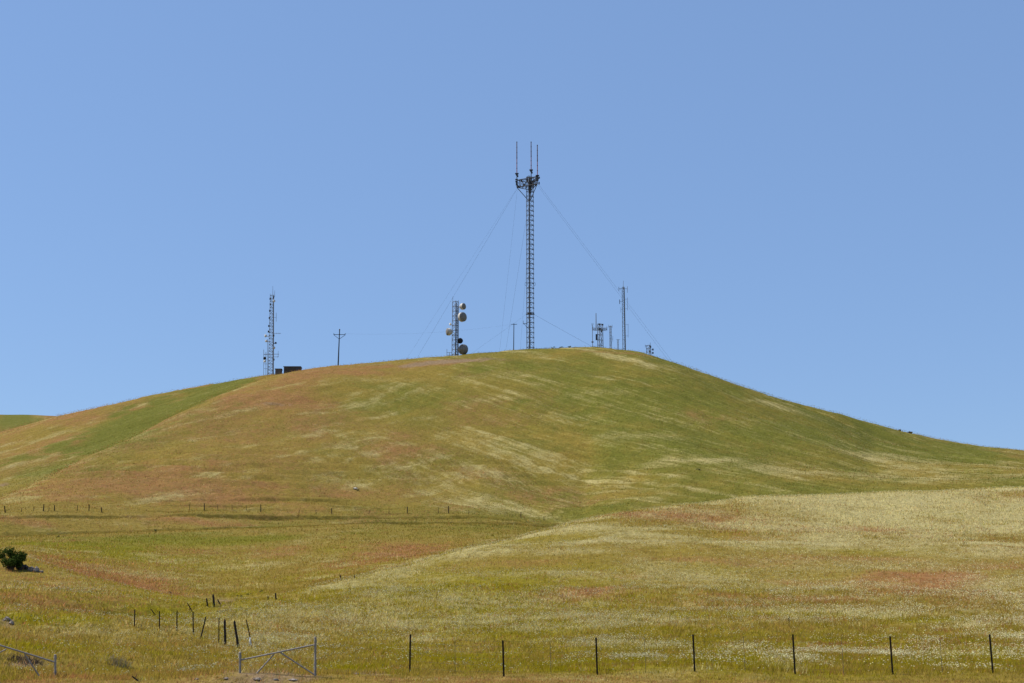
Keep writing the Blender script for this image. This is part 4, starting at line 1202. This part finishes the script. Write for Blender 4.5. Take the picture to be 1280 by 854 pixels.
# ----------------------------------------------------------------- old posts in the meadow
old = [  # top, foot, half thickness, label
    (168.4, 762.6, 167.8, 784.5, .030, 'upright thin post, leftmost of the old row in the meadow'),
    (188.6, 761.6, 196.2, 772, .035, 'short stick slanting left, just left of the second upright post'),
    (199.3, 764.8, 199.3, 786.3, .030, 'second upright thin post from the left in the old meadow row'),
    (221.4, 763.8, 221, 789, .030, 'third upright thin post from the left in the old meadow row'),
    (234.5, 754.3, 240.6, 765.5, .035, 'slanting stick rising behind the fourth upright post'),
    (241.3, 766, 241.7, 793.3, .032, 'fourth upright thin post, below the slanting stick'),
    (257, 771.8, 251, 797.6, .036, 'thin post leaning right, between upright posts of the old row'),
    (273.9, 773.2, 273.4, 807, .026, 'slim upright post close left of the thick black post'),
    (280.9, 776.2, 281.8, 808, .062, 'thick black upright post beside the slim one'),
    (293.1, 778, 298, 811.5, .060, 'thick black post leaning left just above the pipe gate'),
    (308, 775.3, 315, 809, .026, 'slim post leaning left with a white scrap near its foot'),
    (258.3, 748.9, 259.4, 758.5, .055, 'short post left of the stout one at the gully edge'),
    (266.4, 744.5, 267.6, 758.5, .075, 'stout tallest post of the three at the gully edge'),
    (272.4, 750.3, 276, 757, .045, 'short stick slanting left, right of the stout gully post'),
    (344.5, 742.3, 345, 750, .06, 'lone short stub on the near crest right of the gully'),
    (335, 746.0, 335, 750, .04, 'tiny stub left of the lone stub on the near crest'),
    (425.5, 720, 426, 726, .05, 'small stub on the near slope crest below the red field, left of its twin'),
    (443, 719, 443, 723, .04, 'tiny stub right of the small stub on the near crest'),
    (986.2, 771, 986.3, 777.5, .03, 'short dark stake standing among white flowers on the right slope'),
]
for tx, ty, bx_, by_, rad, lab in old:
    f = hit(bx_, by_); r = math.hypot(f[0], f[1]); tp = point(tx, ty, r)
    slant = 'slanting' in lab
    d = tp - f
    mb = MB()
    a = -d * (.1 if slant else .12)
    n_ = 8; prev = a; pr = rad
    for k in range(1, 5):
        s = k / 4; q = a + (d - a) * s + (np.array([random.gauss(0, .1), 0, 0]) * rad if k < 4 else 0)
        mb.bar(prev, q, pr, rad * (1 - .15 * s), n=n_); prev = q; pr = rad * (1 - .15 * s)
    mb.bar(prev, prev + d / np.linalg.norm(d) * rad * 1.2, pr, rad * .35, n=n_)
    o = mb.build('old_stick' if slant else 'fence_post', M['wood'] if rad > .033 else M['post'])
    o.location = tuple(f)
    tag(o, lab, 'stick' if slant else 'post', 'old posts in the meadow')
# scrap on the leaning post
f = hit(315, 809); r = math.hypot(f[0], f[1]); c = point(312.2, 801.5, r)
mb = MB(); n_ = 6
vs, fs = [], []
for i in range(n_ + 1):
    for j in range(4):
        s = i / n_
        vs.append((.10 * (j / 3 - .5) + .05 * s + .02 * math.sin(5 * s + j), -.05 + .025 * math.sin(7 * s + 2 * j), .16 - .34 * s))
for i in range(n_):
    for j in range(3): fs.append((i * 4 + j, i * 4 + j + 1, i * 4 + j + 5, i * 4 + j + 4))
mb.add(vs, fs)
o = mb.build('plastic_scrap', M['cloth']); o.location = tuple(c)
tag(o, 'white scrap caught on the slim leaning post', 'scrap')
f = hit(174, 852.5, 30); tp = point(165, 845.5, math.hypot(f[0], f[1]))
mb = MB().bar((tp - f) * -.1, tp - f, .03, .02, n=7).bar((tp - f) * .6, (tp - f) * .75 + np.array([.1, 0, .12]), .012, .006, n=5)
o = mb.build('dead_branch', M['wood']); o.location = tuple(f)
tag(o, 'dark dead branch poking up at the bottom edge between the gates', 'branch')

# ----------------------------------------------------------------- pipe gates
def pipe_gate(base_px, label, parts):
    f = hit(*base_px); r = math.hypot(f[0], f[1])
    t = thing('pipe_gate', f, label, 'gate')
    for name, x0, y0, x1, y1, rad in parts:
        p, q = point(x0, y0, r) - f, point(x1, y1, r) - f
        mb = MB().bar(p, q, rad, n=10)
        if name == 'post':
            mb.lathe(q, (0, 0, 1), [(0, rad * 1.12), (.02, rad * 1.1), (.04, rad * .5)], 10)
            for s in (.93, .45):
                c = p + (q - p) * s; mb.lathe(c, (0, 0, 1), [(-.03, rad * 1.25), (.03, rad * 1.25)], 10)
        mb.build(name, M['galv'], t, False)
    return t


pipe_gate((394, 846), 'whole grey pipe gate with rising top rail and two slanting braces', [
    ('post', 300, 868, 300, 816.5, .040), ('post', 393.8, 856, 394.2, 797.5, .040),
    ('top_rail', 301.5, 825, 393, 806, .027), ('brace', 342.5, 818, 309, 855, .023), ('brace', 350, 815.5, 393, 843.5, .023)])
pipe_gate((69, 847), 'grey pipe gate cut off by the left edge of the view', [
    ('post', 69, 858, 69, 819.5, .038), ('post', -44, 850, -44, 790, .038),
    ('top_rail', -43, 793.5, 68.5, 827.8, .027), ('brace', 30.5, 817.5, 49, 845, .022), ('brace', 8, 811.5, -43, 838, .022)])

# ----------------------------------------------------------------- light
SUN_EL, SUN_AZ = R(53), R(-80)
w = bpy.data.worlds.new('World'); scene.world = w; w.use_nodes = True
nt = w.node_tree; bg = nt.nodes['Background']
sky = nt.nodes.new('ShaderNodeTexSky'); sky.sky_type = 'NISHITA'; sky.sun_disc = False
sky.sun_elevation = SUN_EL; sky.sun_rotation = SUN_AZ
sky.altitude = 500; sky.air_density = 1.15; sky.dust_density = 0.3; sky.ozone_density = 6.0
mx = nt.nodes.new('ShaderNodeMix'); mx.data_type = 'RGBA'; mx.inputs[0].default_value = 0.55
nt.links.new(sky.outputs['Color'], mx.inputs[6]); mx.inputs[7].default_value = (1.74, 2.84, 5.2, 1)   # an even clear blue evens out the horizon
nt.links.new(mx.outputs[2], bg.inputs['Color']); bg.inputs['Strength'].default_value = 0.115
sd = bpy.data.lights.new('sun', 'SUN'); sd.energy = 4.8; sd.angle = R(0.53); sd.color = (1.0, 0.95, 0.87)
so = bpy.data.objects.new('sun', sd); COL.objects.link(so)
import mathutils
dv = mathutils.Vector((math.sin(SUN_AZ) * math.cos(SUN_EL), math.cos(SUN_AZ) * math.cos(SUN_EL), math.sin(SUN_EL)))
so.rotation_euler = dv.to_track_quat('Z', 'Y').to_euler(); so.location = (-60, 40, 150)

cd_ = bpy.data.cameras.new('camera'); cam = bpy.data.objects.new('camera', cd_); COL.objects.link(cam)
cd_.lens = 50; cd_.sensor_width = 36; cd_.clip_end = 20000; cd_.clip_start = 0.1
cam.location = (0, 0, EYE); cam.rotation_euler = (R(90) + PITCH, 0, 0)
scene.camera = cam
scene.view_settings.view_transform = 'Standard'; scene.view_settings.look = 'None'
scene.view_settings.exposure = 0.28; scene.view_settings.gamma = 1.0; scene.view_settings.use_curve_mapping = False
